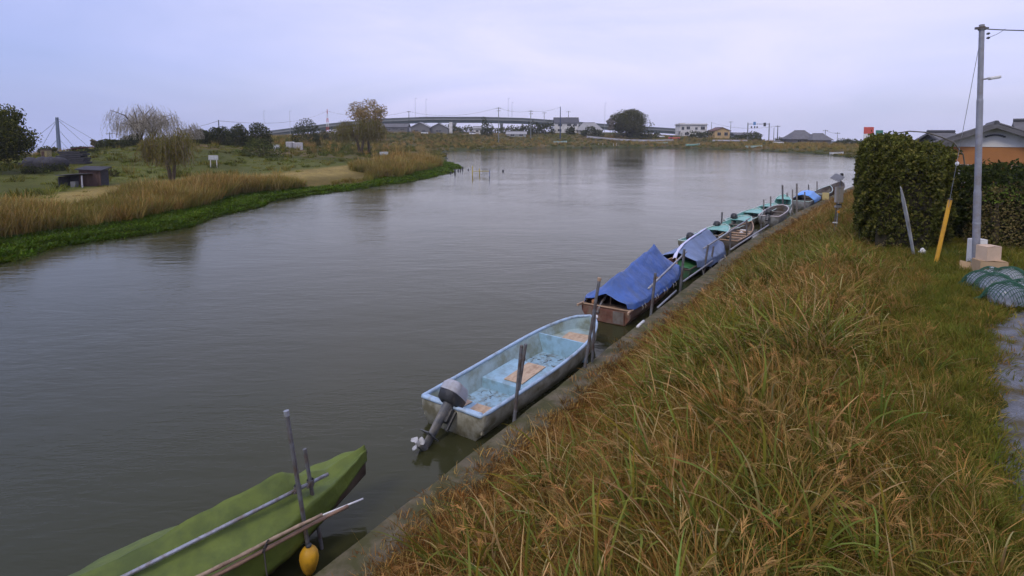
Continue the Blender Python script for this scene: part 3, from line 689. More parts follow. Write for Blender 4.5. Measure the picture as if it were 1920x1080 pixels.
M_ROPEW = mat('white_cord', (.62, .6, .56), rough=.9, var=.15, scale=30)

# ------------------------------------------------------------------ boats
def hull_lines(L, B, D, stern=.86, bow='spoon', sheer=.22, dead=.05, flare=.72, n=20):
    """stations from stern (x=0) to bow (x=L): half-beam at rail and chine, rail height, bottom height"""
    st = []
    for i in range(n + 1):
        u = i / n; x = L * u
        if bow == 'spoon': e = max(0.0, (u - .42) / .58); k = (1 - e ** 3.0) ** .55 if e < 1 else 0
        else: e = max(0.0, (u - .30) / .70); k = (1 - e ** 2.0) ** .85 if e < 1 else 0
        g = stern + (1 - stern) * min(1, u / .4) ** .8 if u < .4 else 1.0
        b = B / 2 * g * k; zr = D + sheer * u ** 2.6 + .04 * (1 - u) ** 2
        zb = -.12 + (.10 if bow == 'spoon' else (.50 + sheer * .5)) * max(0, (u - .6) / .4) ** 2.4
        st.append((x, b, b * flare, zr, zb))
    return st
def pt(st, u, y, z=None):                       # sample rail: u 0..1, side y=-1..1
    k = u * (len(st) - 1); i = min(int(k), len(st) - 2); f = k - i
    a, b = st[i], st[i + 1]; x, bb, cb, zr, zb = [a[j] + (b[j] - a[j]) * f for j in range(5)]
    return Vector((x, bb * y, zr if z is None else z))
def make_hull(root, st, m_out, m_in, m_rim, rim=.035, thick=.045, floor=.10, m_floor=None, wood=False):
    o = []; inn = []; fl = []
    for x, b, c, zr, zb in st:
        o.append([Vector((x, b, zr)), Vector((x, b * .93 + c * .07, zr * .55)), Vector((x, c, zb + .03)), Vector((x, c * .5, zb - .02)), Vector((x, 0, zb - .03)), Vector((x, -c * .5, zb - .02)), Vector((x, -c, zb + .03)), Vector((x, -b * .93 - c * .07, zr * .55)), Vector((x, -b, zr))])
        bi, ci = max(b - thick, .0), max(c - thick, .0); fz = max(floor, zb + .06); kf = min(1, (fz - zb) / max(.05, zr - zb)); wf = ci + (bi - ci) * kf
        xi = min(max(x, st[0][0] + thick), st[-1][0] - thick)
        inn.append(([Vector((xi, bi, zr)), Vector((xi, wf, fz))], [Vector((xi, -bi, zr)), Vector((xi, -wf, fz))]))
        fl.append([Vector((xi, wf, fz)), Vector((xi, wf * .3, fz)), Vector((xi, -wf * .3, fz)), Vector((xi, -wf, fz))])
    h = MB().grid(o); n = len(o[0]); h.f.append(tuple(range(n)))
    h.build('hull', m_out, root, smooth=not wood)
    li = MB().grid([a for a, b in inn]).grid([b for a, b in inn])
    x0 = inn[0]; li.add([x0[0][0], x0[0][1], x0[1][1], x0[1][0]], [(0, 1, 2, 3)])
    li.build('inner_side', m_in, root, smooth=False)
    MB().grid(fl).build('floor', m_floor or m_in, root)
    rail = [Vector((a[0], a[1] - thick / 2, a[3])) for a in st] ; rail2 = [Vector((a[0], -a[1] + thick / 2, a[3])) for a in reversed(st)]
    loop = rail + rail2[1:] + [rail[0]]
    MB().tube(loop, rim, 8, False).build('gunwale', m_rim, root, smooth=True)
def outboard(root, x, y, z, tilt=.9, sc=1.0, cowl=M_COWL):
    """tilted-up outboard motor: clamp bracket, cowl, leg, gearcase and propeller"""
    mo = bpy.data.objects.new('outboard_motor', None); COL.objects.link(mo); mo.parent = root; mo.location = (x, y, z); mo.scale = (sc,) * 3
    mo.rotation_euler = (0, tilt, 0)
    b = MB().box((.02, 0, -.06), (.14, .24, .24)).box((.06, .13, -.12), (.06, .05, .34)).box((.06, -.13, -.12), (.06, .05, .34)); b.build('clamp_bracket', M_BLACK, mo, bevel=.012)
    rows = []
    for zz, kx, ky, ox in ((.10, .17, .15, .0), (.13, .235, .185, -.03), (.26, .26, .195, -.04), (.38, .25, .185, -.05), (.45, .20, .15, -.05), (.475, .10, .08, -.05)):
        rows.append([Vector((ox + kx * math.copysign(abs(math.cos(a)) ** .6, math.cos(a)), ky * math.copysign(abs(math.sin(a)) ** .6, math.sin(a)), zz)) for a in np.linspace(0, 6.283, 24, endpoint=False)])
    lo = MB().grid(rows[:3], True); lo.build('cowl_base', M_BLACK, mo, smooth=True)
    r2 = [[Vector((p.x * 1.02 + .0, p.y * 1.02, p.z + .006)) for p in r] for r in rows[2:]]
    up = MB().grid(r2, True); nn = len(up.v); up.f.append(tuple(range(nn - 24, nn))); up.build('cowl', cowl, mo, smooth=True)
    leg = MB(); rows = []
    for zz, kx, ky, ox in ((.12, .13, .10, -.02), (0., .11, .085, -.05), (-.2, .10, .06, -.07), (-.42, .095, .05, -.08), (-.60, .10, .035, -.09), (-.70, .11, .03, -.09)):
        rows.append([Vector((ox + kx * math.cos(a), ky * math.sin(a), zz)) for a in np.linspace(0, 6.283, 14, endpoint=False)])
    leg.grid(rows, True); leg.build('leg', M_GREYM, mo, smooth=True)
    MB().box((-.13, 0, -.47), (.36, .17, .018)).build('cavitation_plate', M_GREYM, mo, bevel=.005)
    g = MB(); g.tube([(.07, 0, -.68), (.02, 0, -.68), (-.12, 0, -.68), (-.25, 0, -.68), (-.29, 0, -.68)], [.012, .05, .062, .05, .045], 12); g.prism([(.0, -.72), (-.12, -.72), (-.10, -.86), (-.04, -.84)], -.008, .008); g.build('gearcase', M_GREYM, mo, smooth=True)
    pr = MB(); pr.tube([(-.29, 0, -.68), (-.38, 0, -.68)], [.045, .02], 10)
    for k in range(3):
        a = k * 2.094 + .4; u = Vector((0, math.cos(a), math.sin(a))); v = Vector((0, -math.sin(a), math.cos(a))); c = Vector((-.335, 0, -.68)); rr = []
        for q, wv in ((.04, .025), (.07, .05), (.10, .055), (.125, .025)): rr.append([c + u * q + v * wv + Vector((.025, 0, 0)), c + u * q - v * wv - Vector((.025, 0, 0))])
        pr.grid(rr)
    po = pr.build('propeller', mat('worn_white_propeller', (.42, .42, .42), rough=.5, var=.3, scale=12) if cowl is M_COWL else M_GREYM, mo); sm = po.modifiers.new('solid', 'SOLIDIFY'); sm.thickness = .012
    MB().tube([(.10, 0, .14), (.34, .02, .20), (.52, .03, .22)], [.028, .022, .026], 8).build('tiller', M_BLACK, mo, smooth=True)
    return mo
def board(root, c, d, rz=0, m=None, name='hatch_board', tilt=0):
    o = MB().box((0, 0, 0), d).build(name, m or M_PLY, root, bevel=.006); o.location = c; o.rotation_euler = (tilt, 0, rz); return o

# pale blue skiff
def skiff():
    r = thing('open_skiff', 'open pale blue fibreglass skiff with plywood boards and grey outboard motor', 'boat', ST(4.28, -1.03, 0.0), QANG - .015)
    L, B = 6.2, 1.72; st = hull_lines(L, B, .50, stern=.93, bow='spoon', sheer=.22, flare=.72, n=30)
    make_hull(r, st, M_FRP, M_BLUEIN, M_RIM, rim=.042, floor=.06, m_floor=M_BLUEF)
    # transom: notch board, rear well
    tr = MB(); tr.box((.06, .52, .33), (.07, .50, .38)).box((.06, -.52, .33), (.07, .50, .38)).box((.06, 0, .25), (.07, .56, .24)); tr.build('transom', M_FRP, r, bevel=.01)
    MB().tube([(.05, .74, .555), (.05, .30, .545), (.05, .26, .40), (.05, -.26, .40), (.05, -.30, .545), (.05, -.74, .555)], .038, 8).build('transom_rail', M_RIM, r, smooth=True)
    MB().box((.45, 0, .19), (.62, 1.36, .24)).build('stern_deck', M_BLUE, r, bevel=.015)
    board(r, (.46, -.38, .325), (.56, .52, .02), .06); board(r, (.50, .22, .325), (.50, .34, .02), -.10)
    # middle box seat
    MB().box((2.55, 0, .17), (1.35, 1.30, .26)).build('middle_seat', M_BLUE, r, bevel=.02)
    board(r, (2.60, -.10, .318), (1.12, .50, .022), .04)
    # fore bulkhead and fore deck
    MB().box((4.55, 0, .30), (.05, 1.54, .52)).build('bulkhead', M_BLUE, r, bevel=.01)
    fd = []
    for u in np.linspace(.735, .965, 10):
        p = pt(st, u, .93, .36); fd.append([p, Vector((p.x, 0, .37)), Vector((p.x, -p.y, .36))])
    MB().grid(fd).build('fore_deck', M_BLUEIN, r)
    board(r, (5.18, -.12, .395), (.62, .72, .025), .10)
    # foot rail stain and inner stringer
    for sgn in (1, -1):
        MB().tube([pt(st, u, .90 * sgn, .34) for u in np.linspace(.12, .70, 12)], .016, 6).build('inner_stringer', M_BLUEIN, r, smooth=True)
    outboard(r, -.10, .02, .47, tilt=.82, sc=1.18)
    tb = MB(); random.seed(3)
    for i in range(26):
        x = random.choice((random.uniform(.95, 1.75), random.uniform(3.4, 4.4))); y = random.uniform(-.6, .6); a = random.uniform(0, 3.1); k = random.uniform(.05, .18)
        tb.tube([(x, y, .075), (x + k * math.cos(a), y + k * math.sin(a), .08)], .006, 4)
    tb.build('twig_litter', mat('dark_twig_litter', (.06, .045, .03), rough=1), r)['kind'] = 'stuff'
    return r
skiff()

def sheet(name, rows, m, root, nsub=2, wrinkle=.02, thick=.006, seed=1, smooth=True):
    """cloth from rows of guide points: refined, creased and given thickness"""
    rows = [[Vector(p) for p in r] for r in rows]
    for _ in range(nsub):
        rows = [[q for a, b in zip(r, r[1:]) for q in (a, (a + b) / 2)] + [r[-1]] for r in rows]
        rows = [q for a, b in zip(rows, rows[1:]) for q in (a, [(x + y) / 2 for x, y in zip(a, b)])] + [rows[-1]]
    rg = random.Random(seed); ph = [rg.uniform(0, 6) for _ in range(6)]; R = []
    for i, r in enumerate(rows):
        R.append([p + Vector((0, .3, 1)) * wrinkle * (math.sin(p.x * 5.3 + p.y * 4 + ph[0]) * .5 + math.sin(p.x * 11 - p.y * 7 + ph[1]) * .35 + math.sin(p.x * 2.1 + p.z * 9 + ph[2]) * .6 + math.sin(p.x * 19 + p.y * 13 + ph[3]) * .18 + abs(math.sin(p.x * 3.7 - p.y * 3.1 + ph[4])) * -.22) for p in r])
    o = MB().grid(R).build(name, m, root, smooth=smooth); s = o.modifiers.new('solid', 'SOLIDIFY'); s.thickness = thick; s.offset = 0
    return o

# green covered wooden boat
def green_boat():
    r = thing('covered_rowing_boat', 'long wooden boat under a sagging bright green tarpaulin', 'boat', ST(-6.6, -1.74, 0), QANG - .11)
    L, B = 8.5, 1.84; st = hull_lines(L, B, .50, stern=.8, bow='point', sheer=.34, flare=.62, n=24)
    make_hull(r, st, mat('dark_boat_wood', (.060, .040, .028), rough=.75, var=.35, scale=5, dirt=(.10, .08, .055), dscale=3, damt=.5, stretch=(.25, 1, 1)), M_GWOOD, M_GWOOD, rim=.03, wood=True)
    rows = []
    for u, zr in ((.02, .9), (.2, 1.0), (.4, 1.06), (.6, 1.10), (.74, 1.15), (.835, 1.16), (.87, .97), (.92, .88), (.965, .90), (1.01, .97)):
        a = pt(st, min(u, 1), 1.0); k = 1.03; yy = a.y * k + .015; rz_ = a.z + .06; hang = .46 if u < .86 else .46 * max(.45, (1 - u) / .14)
        rows.append([(a.x, yy + .02, rz_ - hang * .8), (a.x, yy + .015, rz_), (a.x, yy * .5, (rz_ + zr) / 2 - .03), (a.x, .02, max(zr, rz_ + .02)), (a.x, -yy * .5, (rz_ + zr) / 2 - .05), (a.x, -yy - .015, rz_), (a.x, -yy - .03, rz_ - hang)])
    sheet('tarpaulin', rows, M_GTARP, r, nsub=3, wrinkle=.023, seed=4)
    MB().tube([pt(st, u, -1.06, pt(st, u, 1).z - .02) for u in np.linspace(.62, 1.0, 10)], .008, 6).build('lashing_cord', mat('dark_cord', (.06, .06, .05), rough=.9), r)
    return r
green_boat()

# brown wooden boat under a blue tarpaulin
def blue_boat():
    r = thing('covered_fishing_boat', 'red brown wooden boat under a peaked bright blue tarpaulin', 'boat', ST(12.15, -1.17, 0), QANG + .0)
    L, B = 7.2, 1.78; st = hull_lines(L, B, .46, stern=.97, bow='point', sheer=.35, flare=.68, n=24)
    make_hull(r, st, M_BWOOD, M_BWOOD, M_BWOODL, rim=.03, wood=True)
    MB().box((-.03, 0, .22), (.05, 1.30, .42)).build('transom', M_BWOOD, r, bevel=.008)
    MB().box((-.06, -.45, .24), (.03, .35, .38)).build('transom_patch', M_GWOOD, r)
    for sgn in (1, -1): MB().box((-.13, sgn * .84, .50), (.32, .06, .07), -sgn * .15).build('rail_end', M_BWOODL, r, bevel=.006)
    MB().box((.55, 0, .40), (.22, 1.5, .04)).build('thwart', M_BWOODL, r, bevel=.006)
    MB().tube([(-.10, .25, .30), (.10, .18, .62), (.55, .05, .95)], [.05, .035, .03], 8).build('sculling_shaft', M_DPOST, r)
    rows = []
    for x, zr, ze, wv in ((-.02, .92, .66, .70), (.22, 1.16, .62, .82), (.45, 1.32, .60, .88), (1.5, 1.42, .58, .88), (2.8, 1.58, .56, .88), (3.9, 1.72, .56, .87), (4.45, 1.78, .57, .84), (4.9, 1.55, .60, .80), (5.5, 1.16, .62, .66), (6.2, .86, .66, .46)):
        rows.append([(x, wv + .05, ze - .12), (x, wv, ze + .04), (x, wv * .52, (zr + ze) / 2 - .02), (x, .0, zr), (x, -wv * .52, (zr + ze) / 2 - .02), (x, -wv, ze + .04), (x, -wv - .05, ze - .10)])
    sheet('tarpaulin', rows, M_BTARP, r, nsub=3, wrinkle=.03, seed=9)
    MB().tube([(.4, 0, 1.24), (4.5, 0, 1.72), (5.6, 0, 1.08)], .022, 6).build('ridge_pole', M_BAMBOO, r)
    MB().tube([(.42, .03, .45), (.42, 0, 1.25)], .022, 6).build('prop', M_BAMBOO, r)
    MB().tube([(4.45, .0, .3), (4.45, 0, 1.72)], .022, 6).build('prop', M_BAMBOO, r)
    for x in (.75, 1.0, 2.0, 2.2, 2.9, 3.2, 3.9, 4.2):
        c = MB().tube([(x, -.92, .54), (x + .01, -.965, .46), (x + .05, -.93, .36)], .009, 5); c.build('tarpaulin_cord', M_ROPEW, r)
    return r
blue_boat()

def faded_boat():
    r = thing('covered_boat', 'green hulled boat under a faded grey blue tarpaulin with white edge', 'boat', ST(18.6, -1.12, 0), QANG - .02)
    L, B = 7.2, 1.7; st = hull_lines(L, B, .46, stern=.9, bow='point', sheer=.3, flare=.68, n=22)
    make_hull(r, st, mat('green_boat_paint', (.035, .13, .065), rough=.55, var=.3, scale=4, dirt=(.10, .09, .06), dscale=3, damt=.5), M_GWOOD, M_GWOOD, rim=.03, wood=True)
    rows = []
    for x, zr, ze, wv in ((.75, .98, .72, .80), (1.6, 1.22, .58, .90), (2.6, 1.30, .46, .93), (4.0, 1.38, .44, .93), (5.0, 1.42, .46, .88), (5.6, 1.25, .52, .74), (6.2, .9, .6, .5)):
        rows.append([(x, wv + .04, ze - .2), (x, wv, ze + .04), (x, wv * .5, (zr + ze) / 2), (x, .0, zr), (x, -wv * .5, (zr + ze) / 2), (x, -wv, ze + .04), (x, -wv - .05, ze - .24)])
    sheet('tarpaulin', rows, M_PTARP, r, nsub=3, wrinkle=.035, seed=12)
    ed = []
    for x, zr in ((.5, .80), (.76, 1.0), (1.6, 1.245), (2.6, 1.325), (4.0, 1.405), (4.95, 1.445)):
        ed.append([(x, .14, zr - .06), (x, .07, zr + .0), (x, .0, zr + .025), (x, -.03, zr + .0)])
    sheet('white_sheet_edge', ed, M_PTARPW, r, wrinkle=.008, seed=3)
    MB().tube([(.9, 0, 1.0), (5.1, 0, 1.40)], .02, 6).build('ridge_pole', M_BAMBOO, r)
    sheet('green_sheet', [[(.3, .6, .50), (.3, 0, .56), (.3, -.6, .50), (.3, -.78, .3)], [(.9, .6, .5), (.9, 0, .6), (.9, -.62, .5), (.9, -.84, .3)], [(1.6, .6, .5), (1.6, 0, .62), (1.6, -.7, .5), (1.6, -.9, .3)]], M_GTARP2, r, seed=5)
    for x in (1.2, 2.4, 3.6, 4.8): MB().tube([(x, -.95, .30), (x, -1.0, .1)], .014, 5).build('tarpaulin_cord', M_ROPEW, r)
faded_boat()

def small_boat(label, s, t, rz, L, B, m_out, m_in, m_rim, D=.42, sheer=.25, bow='spoon', motor=False, thw=2, group=None, name='moored_boat', m_thw=None, deck=None):
    r = thing(name, label, 'boat', ST(s, t, 0), QANG + rz, group)
    st = hull_lines(L, B, D, stern=.88, bow=bow, sheer=sheer, flare=.7, n=16)
    make_hull(r, st, m_out, m_in, m_rim, rim=.035)
    for k in range(thw):
        u = .3 + .4 * k / max(1, thw - 1); p = pt(st, u, .9); MB().box((p.x, 0, D * .72), (.26, p.y * 2, .05)).build('thwart', m_thw or M_GWOOD, r, bevel=.008)
    if deck:
        fd = []
        for u in np.linspace(.74, .97, 7): p = pt(st, u, .95); p.z -= .03; fd.append([p, Vector((p.x, 0, p.z + .03)), Vector((p.x, -p.y, p.z))])
        MB().grid(fd).build('fore_deck', deck, r)
    if motor: outboard(r, -.08, 0, D + .02, tilt=.7, sc=1.0, cowl=M_BLACK)
    return r, st
small_boat('turquoise lined skiff with stained grey sides moored beyond the faded blue tarpaulin', 24.9, -2.15, -.12, 5.0, 1.5, M_FRP, M_TURQ, M_TRIM, motor=True, deck=M_TURQ, sheer=.35)
small_boat('turquoise lined skiff beside the open wooden boat with white floats', 29.6, -1.95, -.16, 4.9, 1.5, M_GWOOD, M_TURQ, M_TRIM, motor=True, deck=M_TURQ, sheer=.35)
small_boat('turquoise lined skiff with a white stern, next to the beached grey boat', 33.6, -1.85, -.12, 5.0, 1.5, M_FRP, M_TURQ, M_TRIM, motor=True, deck=M_TURQ, sheer=.35)
small_boat('turquoise skiff between the two tall dark mooring posts', 38.2, -1.55, -.14, 4.8, 1.45, M_GWOOD, M_TURQ, M_TRIM, deck=M_TURQ, sheer=.3)
r, st = small_boat('open weathered wooden boat with brown thwarts and white floats inside', 26.4, -.72, -.02, 6.2, 1.4, M_GWOOD, M_GWOOD, M_BWOODL, bow='point', thw=4, m_thw=M_BWOODL)
for k, (x, y) in enumerate(((3.9, .1), (4.4, -.2), (4.8, .15))):
    f = MB().tube([(-.22, 0, 0), (-.18, 0, 0), (.18, 0, 0), (.22, 0, 0)], [.05, .11, .11, .05], 10).build('net_float', M_WHITE, None, smooth=True); f.location = r.matrix_basis @ Vector((x, y, .22)); f.rotation_euler = (0, 0, QANG + k)
    tag(f, 'white plastic float lying inside the open wooden boat', 'float', 'white floats in the wooden boat')
small_boat('grey boat with pale rail and dark outboard, stern towards the pipe railing', 35.6, -.12, .0, 6.0, 1.45, mat('pale_grey_hull', (.30, .31, .31), rough=.5, var=.2, scale=4, dirt=(.14, .13, .10), dscale=2.5, damt=.5), M_GWOOD, mat('pale_pink_grey_rail', (.50, .46, .46), rough=.6, var=.15, scale=6), D=.62, motor=True, sheer=.15)
small_boat('small boat with raised turquoise bow between the mooring posts', 42.4, -.25, .1, 3.4, 1.3, M_TRIM, M_TURQ, M_TRIM, D=.6, sheer=.55, deck=M_TURQ)
r, st = small_boat('grey boat covered by a small bright sky blue tarpaulin', 46.2, .55, -.05, 6.0, 1.6, mat('light_grey_hull', (.34, .35, .37), rough=.5, var=.2, scale=4, dirt=(.16, .15, .13), dscale=2.5, damt=.5), M_GWOOD, M_TRIM, D=.6, sheer=.2)
sheet('tarpaulin', [[(x, .85, .62), (x, .45, zr - .08), (x, 0, zr), (x, -.45, zr - .08), (x, -.85, .66), (x, -.88, .4)] for x, zr in ((1.2, 1.05), (2.6, 1.22), (3.8, 1.22), (4.8, .95))], M_SKYTARP, r, seed=8)
small_boat('long low grey brown boat lying off the end of the quay', 54.2, 1.2, -.04, 8.0, 1.5, M_GWOOD, M_GWOOD, M_TRIM, D=.5, bow='point', thw=3)
small_boat('dark wooden boat furthest along the quay by the hedge', 62.5, 1.9, -.05, 6.0, 1.4, M_BWOOD, M_GWOOD, M_GWOOD, D=.5, bow='point', thw=2)
p = gp(1548, 374, .36); cr = thing('fish_crate', 'small yellow plastic crate on the quay beside the boats', 'crate', p, QANG)
M_CRATE = mat('yellow_crate', (.52, .42, .18), rough=.55, var=.12, scale=5)
c = MB().box((0, 0, .02), (.4, .5, .04)); c.build('base', M_CRATE, cr)
for sx, sy, lx, ly in ((-.19, 0, .02, .5), (.19, 0, .02, .5), (0, -.24, .36, .02), (0, .24, .36, .02)): MB().box((sx, sy, .3), (lx, ly, .56)).build('side_panel', M_CRATE, cr, bevel=.004)

# ------------------------------------------------------------------ posts, rails, poles along the quay
def post_px(ub, vb, ut, vt, z=.3, r=.035, m=None, name='mooring_post', label='', group=None, sink=1.3, cap=None):
    b = gp(ub, vb, z); t_ = atY(ut, vt, b.y); ax = (t_ - b); L = ax.length; d = ax.normalized()
    o = thing(name, label, 'post', b - d * sink, 0, group); q = d.to_track_quat('Z', 'Y').to_matrix()
    LL = L + sink
    MB().lathe((0, 0, 0), [(r, 0), (r, LL * .5), (r * .985, LL), (r * .80, LL), (0.001, LL - .005)], 10, M=q).build('shaft', m or M_DPOST, o, smooth=False)
    if cap: MB().lathe((0, 0, 0), [(r * 1.25, LL - .06), (r * 1.25, LL + .015), (.001, LL + .02)], 10, M=q).build('cap', cap, o)
    return b, t_, d, o
def pole(name, label, cat, a, b, r, m, n=8, group=None, joints=0):
    a = Vector(a); b = Vector(b); o = thing(name, label, cat, a, 0, group); d = b - a
    if joints:
        P = []; R = []
        for i in range(joints * 3 + 1):
            k = i / (joints * 3); P.append(d * k + Vector((0, 0, .012 * math.sin(k * 9)))); R.append(r * (1 - .25 * k) * (1.16 if i % 3 == 0 else 1.0))
    else: P = [d * 0, d * .33, d * .67, d]; R = [r, r, r, r]
    MB().tube(P, R, n).build('shaft', m, o, smooth=True)
    return o
def clamp(p, label, r=.055, m=None):
    o = thing('pipe_clamp', label, 'clamp', p); MB().lathe((0, 0, -.05), [(r, 0), (r * 1.08, .03), (r * 1.08, .07), (r, .1)], 10).build('collar', m or M_RUST, o); MB().tube([(0, -r, 0), (0, -r - .07, .0)], .014, 6).build('bolt', M_DPOST, o)
    return o
post_px(577, 1022, 537, 772, r=.030, cap=M_GALV, label='tall thin steel mooring post standing through the yellow buoy')
post_px(597, 992, 571, 842, r=.028, label='shorter steel mooring post holding the long galvanised pipe')
post_px(964, 792, 978, 648, r=.036, label='steel mooring post standing against the side of the pale blue skiff')
post_px(972, 735, 986, 645, z=.45, r=.034, label='second steel post leaning with the post at the middle of the skiff', sink=1.6)
post_px(1096, 692, 1124, 522, r=.038, cap=M_BWOODL, label='tall leaning steel post by the bow of the pale blue skiff')
post_px(1110, 682, 1117, 560, r=.034, label='upright steel post with white float by the bow of the skiff')
post_px(1220, 592, 1229, 512, r=.042, label='grey post carrying the pipe railing beside the blue tarpaulin')
post_px(1276, 537, 1283, 467, r=.05, label='grey post between the bright blue and the faded tarpaulin')
post_px(1321, 502, 1328, 459, r=.045, label='grey post in front of the faded blue tarpaulin')
post_px(1333, 492, 1338, 462, r=.04, label='short grey post paired with the one in front of the faded tarpaulin')
post_px(1368, 468, 1370, 436, r=.045, label='grey post at the far end of the faded blue tarpaulin')
post_px(1400, 445, 1400, 412, r=.04, label='grey post beside the open wooden boat')
post_px(1427, 428, 1428, 405, r=.04, label='grey post at the end of the low pipe railing')
for (a, b, c_, d_), lb in zip([(1352, 432, 1354, 398), (1432, 398, 1432, 374), (1445, 398, 1445, 368), (1468, 394, 1467, 347), (1475, 385, 1476, 361), (1486, 392, 1486, 355), (1494, 392, 1494, 344), (1509, 388, 1509, 360), (1517, 372, 1516, 346), (1532, 370, 1532, 340)],
        ['thin dark stake rising from the turquoise skiff beyond the faded tarpaulin', 'short stake behind the turquoise skiffs', 'short stake beside the beached grey boat', 'tall dark mooring post with a dark round top', 'short stake behind the raised turquoise bow', 'pale mooring post next to the raised turquoise bow', 'tallest thick grey brown mooring post by the far boats', 'stake at the stern of the sky blue tarpaulin boat', 'dark stub of a stake behind the sky blue tarpaulin', 'thin tall pole behind the sky blue tarpaulin']):
    post_px(a, b, c_, d_, r=.065 if 'thick' in lb or 'tall dark' in lb else .05, m=M_DPOST if 'dark' in lb else mat('grey_wood_stake', (.20, .18, .17), rough=.9, var=.3, scale=8), label=lb, z=.3, name='mooring_stake')
# galvanised pipes
a = gp(615, 889, 1.02); b = gp(235, 1080, 1.0); e = b + (b - a) * .9
pole('steel_pipe', 'long galvanised pipe running level over the green tarpaulin', 'pipe', e, a, .027, M_GALV)
for u, v, zz, lb in ((558, 916, 1.02, 'dark clamp fixing the long pipe to the tall post'), (582, 905, 1.02, 'dark clamp fixing the long pipe to the shorter post')):
    clamp(gp(u, v, zz), lb, .05, M_DPOST)
a = gp(604, 966, .84); b = gp(372, 1080, .84); e = b + (b - a) * .9
pole('bamboo_pole', 'pale bamboo pole with a white end tied along the green boat', 'pole', e, a, .028, M_BAMBOO, joints=9)
a = gp(652, 950, .76); b = gp(400, 1080, .76); e = b + (b - a) * .9
pole('bamboo_pole', 'darker bamboo pole lying below the white ended one', 'pole', e, a, .03, mat('brown_bamboo', (.24, .15, .10), rough=.65, var=.25, scale=8), joints=9)
pole('thin_rod', 'thin white rod sticking out past the green boat bow', 'rod', gp(590, 972, .72), gp(681, 935, .72), .013, M_WHITE)
b = gp(498, 1020, .86)
o = thing('rope_lashing', 'dark rope lashing round the two bamboo poles', 'rope', b); 
ring = [Vector((.02 * math.sin(k), .075 * math.cos(k), .06 * math.sin(k) - .03)) for k in np.linspace(0, 6.283 * 2, 25)]
MB().tube(ring, .011, 6).build('turns', mat('dark_rope', (.05, .045, .04), rough=.95), o); MB().tube([(0, -.05, -.06), (.06, -.14, -.25), (.12, -.2, -.42)], .009, 6).build('tail', MATS['dark_rope'], o)
# yellow buoy on the quay edge
p = gp(580, 1062, .10); o = thing('yellow_buoy', 'yellow pear shaped buoy hanging at the quay below the tall post', 'buoy', p); o.scale = (.86, .86, .9)
MB().lathe((0, 0, 0), [(.001, -.12), (.06, -.11), (.10, -.05), (.135, .05), (.15, .14), (.14, .22), (.105, .28), (.055, .31), (.045, .325)], 20).build('float', M_YEL, o, smooth=True)
MB().lathe((0, 0, .32), [(.045, 0), (.05, .03), (.03, .045), (.001, .045)], 14).build('neck', M_BLACK, o, smooth=True)
MB().tube([(0, 0, -.1), (.05, -.03, -.22), (.12, -.05, -.4)], .009, 6).build('rope', M_ROPE, o)
# railing pipes by the tarpaulined boats
ZR = 1.22
pole('railing_pipe', 'upper railing pipe sloping past the bright blue tarpaulin', 'pipe', gp(1216, 541, ZR), gp(1287, 472, ZR), .035, M_GALV)
pole('railing_pipe', 'upper railing pipe crossing the faded blue tarpaulin', 'pipe', gp(1319, 466, .98), gp(1406, 409, .98), .035, M_GALV)
pole('railing_pipe', 'low railing pipe below the faded blue tarpaulin', 'pipe', gp(1281, 528, .42), gp(1336, 489, .42), .035, M_GALV)
pole('railing_pipe', 'low railing pipe along the open wooden boat', 'pipe', gp(1370, 468, .42), gp(1441, 422, .42), .04, M_GALV)
pole('railing_pipe', 'short low pipe beside the red brown hull', 'pipe', gp(1233, 577, .30), gp(1268, 545, .30), .035, M_GALV)
pole('railing_pipe', 'stub of white pipe at the quay by the red brown stern', 'pipe', gp(1195, 613, .37), gp(1207, 602, .37), .04, M_WHITE)
clamp(gp(1231, 522, 1.20), 'rope bound joint on the railing post by the blue tarpaulin', .06, M_BAMBOO)
clamp(gp(1113, 565, .95), 'rusty orange clamp on the tall leaning post', .055, mat('orange_rust', (.42, .20, .09), rough=.8, var=.3, scale=15))
clamp(gp(1102, 657, .6), 'rusty clamp low on the leaning post by the skiff bow', .055)
clamp(gp(980, 672, 1.0), 'dark clamp joining the two posts at the skiff', .06)
o = thing('float', 'small white float tied to the upright post by the skiff bow', 'float', gp(1114, 594, .72))
MB().lathe((.05, -.02, 0), [(.001, -.07), (.05, -.05), (.065, 0), (.05, .05), (.001, .07)], 12).build('ball', M_WHITE, o, smooth=True); MB().tube([(.05, -.02, .06), (0, .02, .12)], .008, 5).build('cord', M_ROPEW, o)

# ------------------------------------------------------------------ the bank by the lane
HEDGE_C = [(.088, .098, .022), (.066, .074, .018), (.13, .135, .03), (.055, .062, .017), (.165, .15, .038)]
hedge('hedge', 'tall dense dark green hedge behind the leaning board and yellow guard', [(18.9, 31, 5.15, 7.1, 3.80), (19.1, 30, 6.6, 8.2, 3.45), (18.6, 20.5, 5.7, 7.6, 3.2)], HEDGE_C, .13, 480)
hedge('hedge', 'lower dark hedge below the tiled house, behind the clipped shrub', [(20.4, 23.5, 7.9, 16.5, 2.72), (20.2, 22.0, 12.5, 17.5, 2.8)], [(.040, .055, .016), (.028, .04, .013), (.06, .072, .02)], .14, 300)
b = gp(1868, 462, 2.2)
shrub('clipped_shrub', 'round clipped shrub with brown sides and fresh green top beside the pole', b, .80, .75, 2.15, [(.16, .13, .05), (.19, .15, .06), (.14, .135, .045)], 4200, .09, lump=.05, seed=3)
P = ball(1500, .9); P = P[P[:, 2] > .35] * np.array([.84, .78, 1.0])[None]; P[:, 2] = P[:, 2] * 1.0 + 1.18
leafmesh('green_top', P, .09, palette(len(P), [(.15, .22, .04), (.19, .26, .05), (.12, .17, .03)], RNG.random(len(P))), bpy.data.objects['clipped_shrub'])

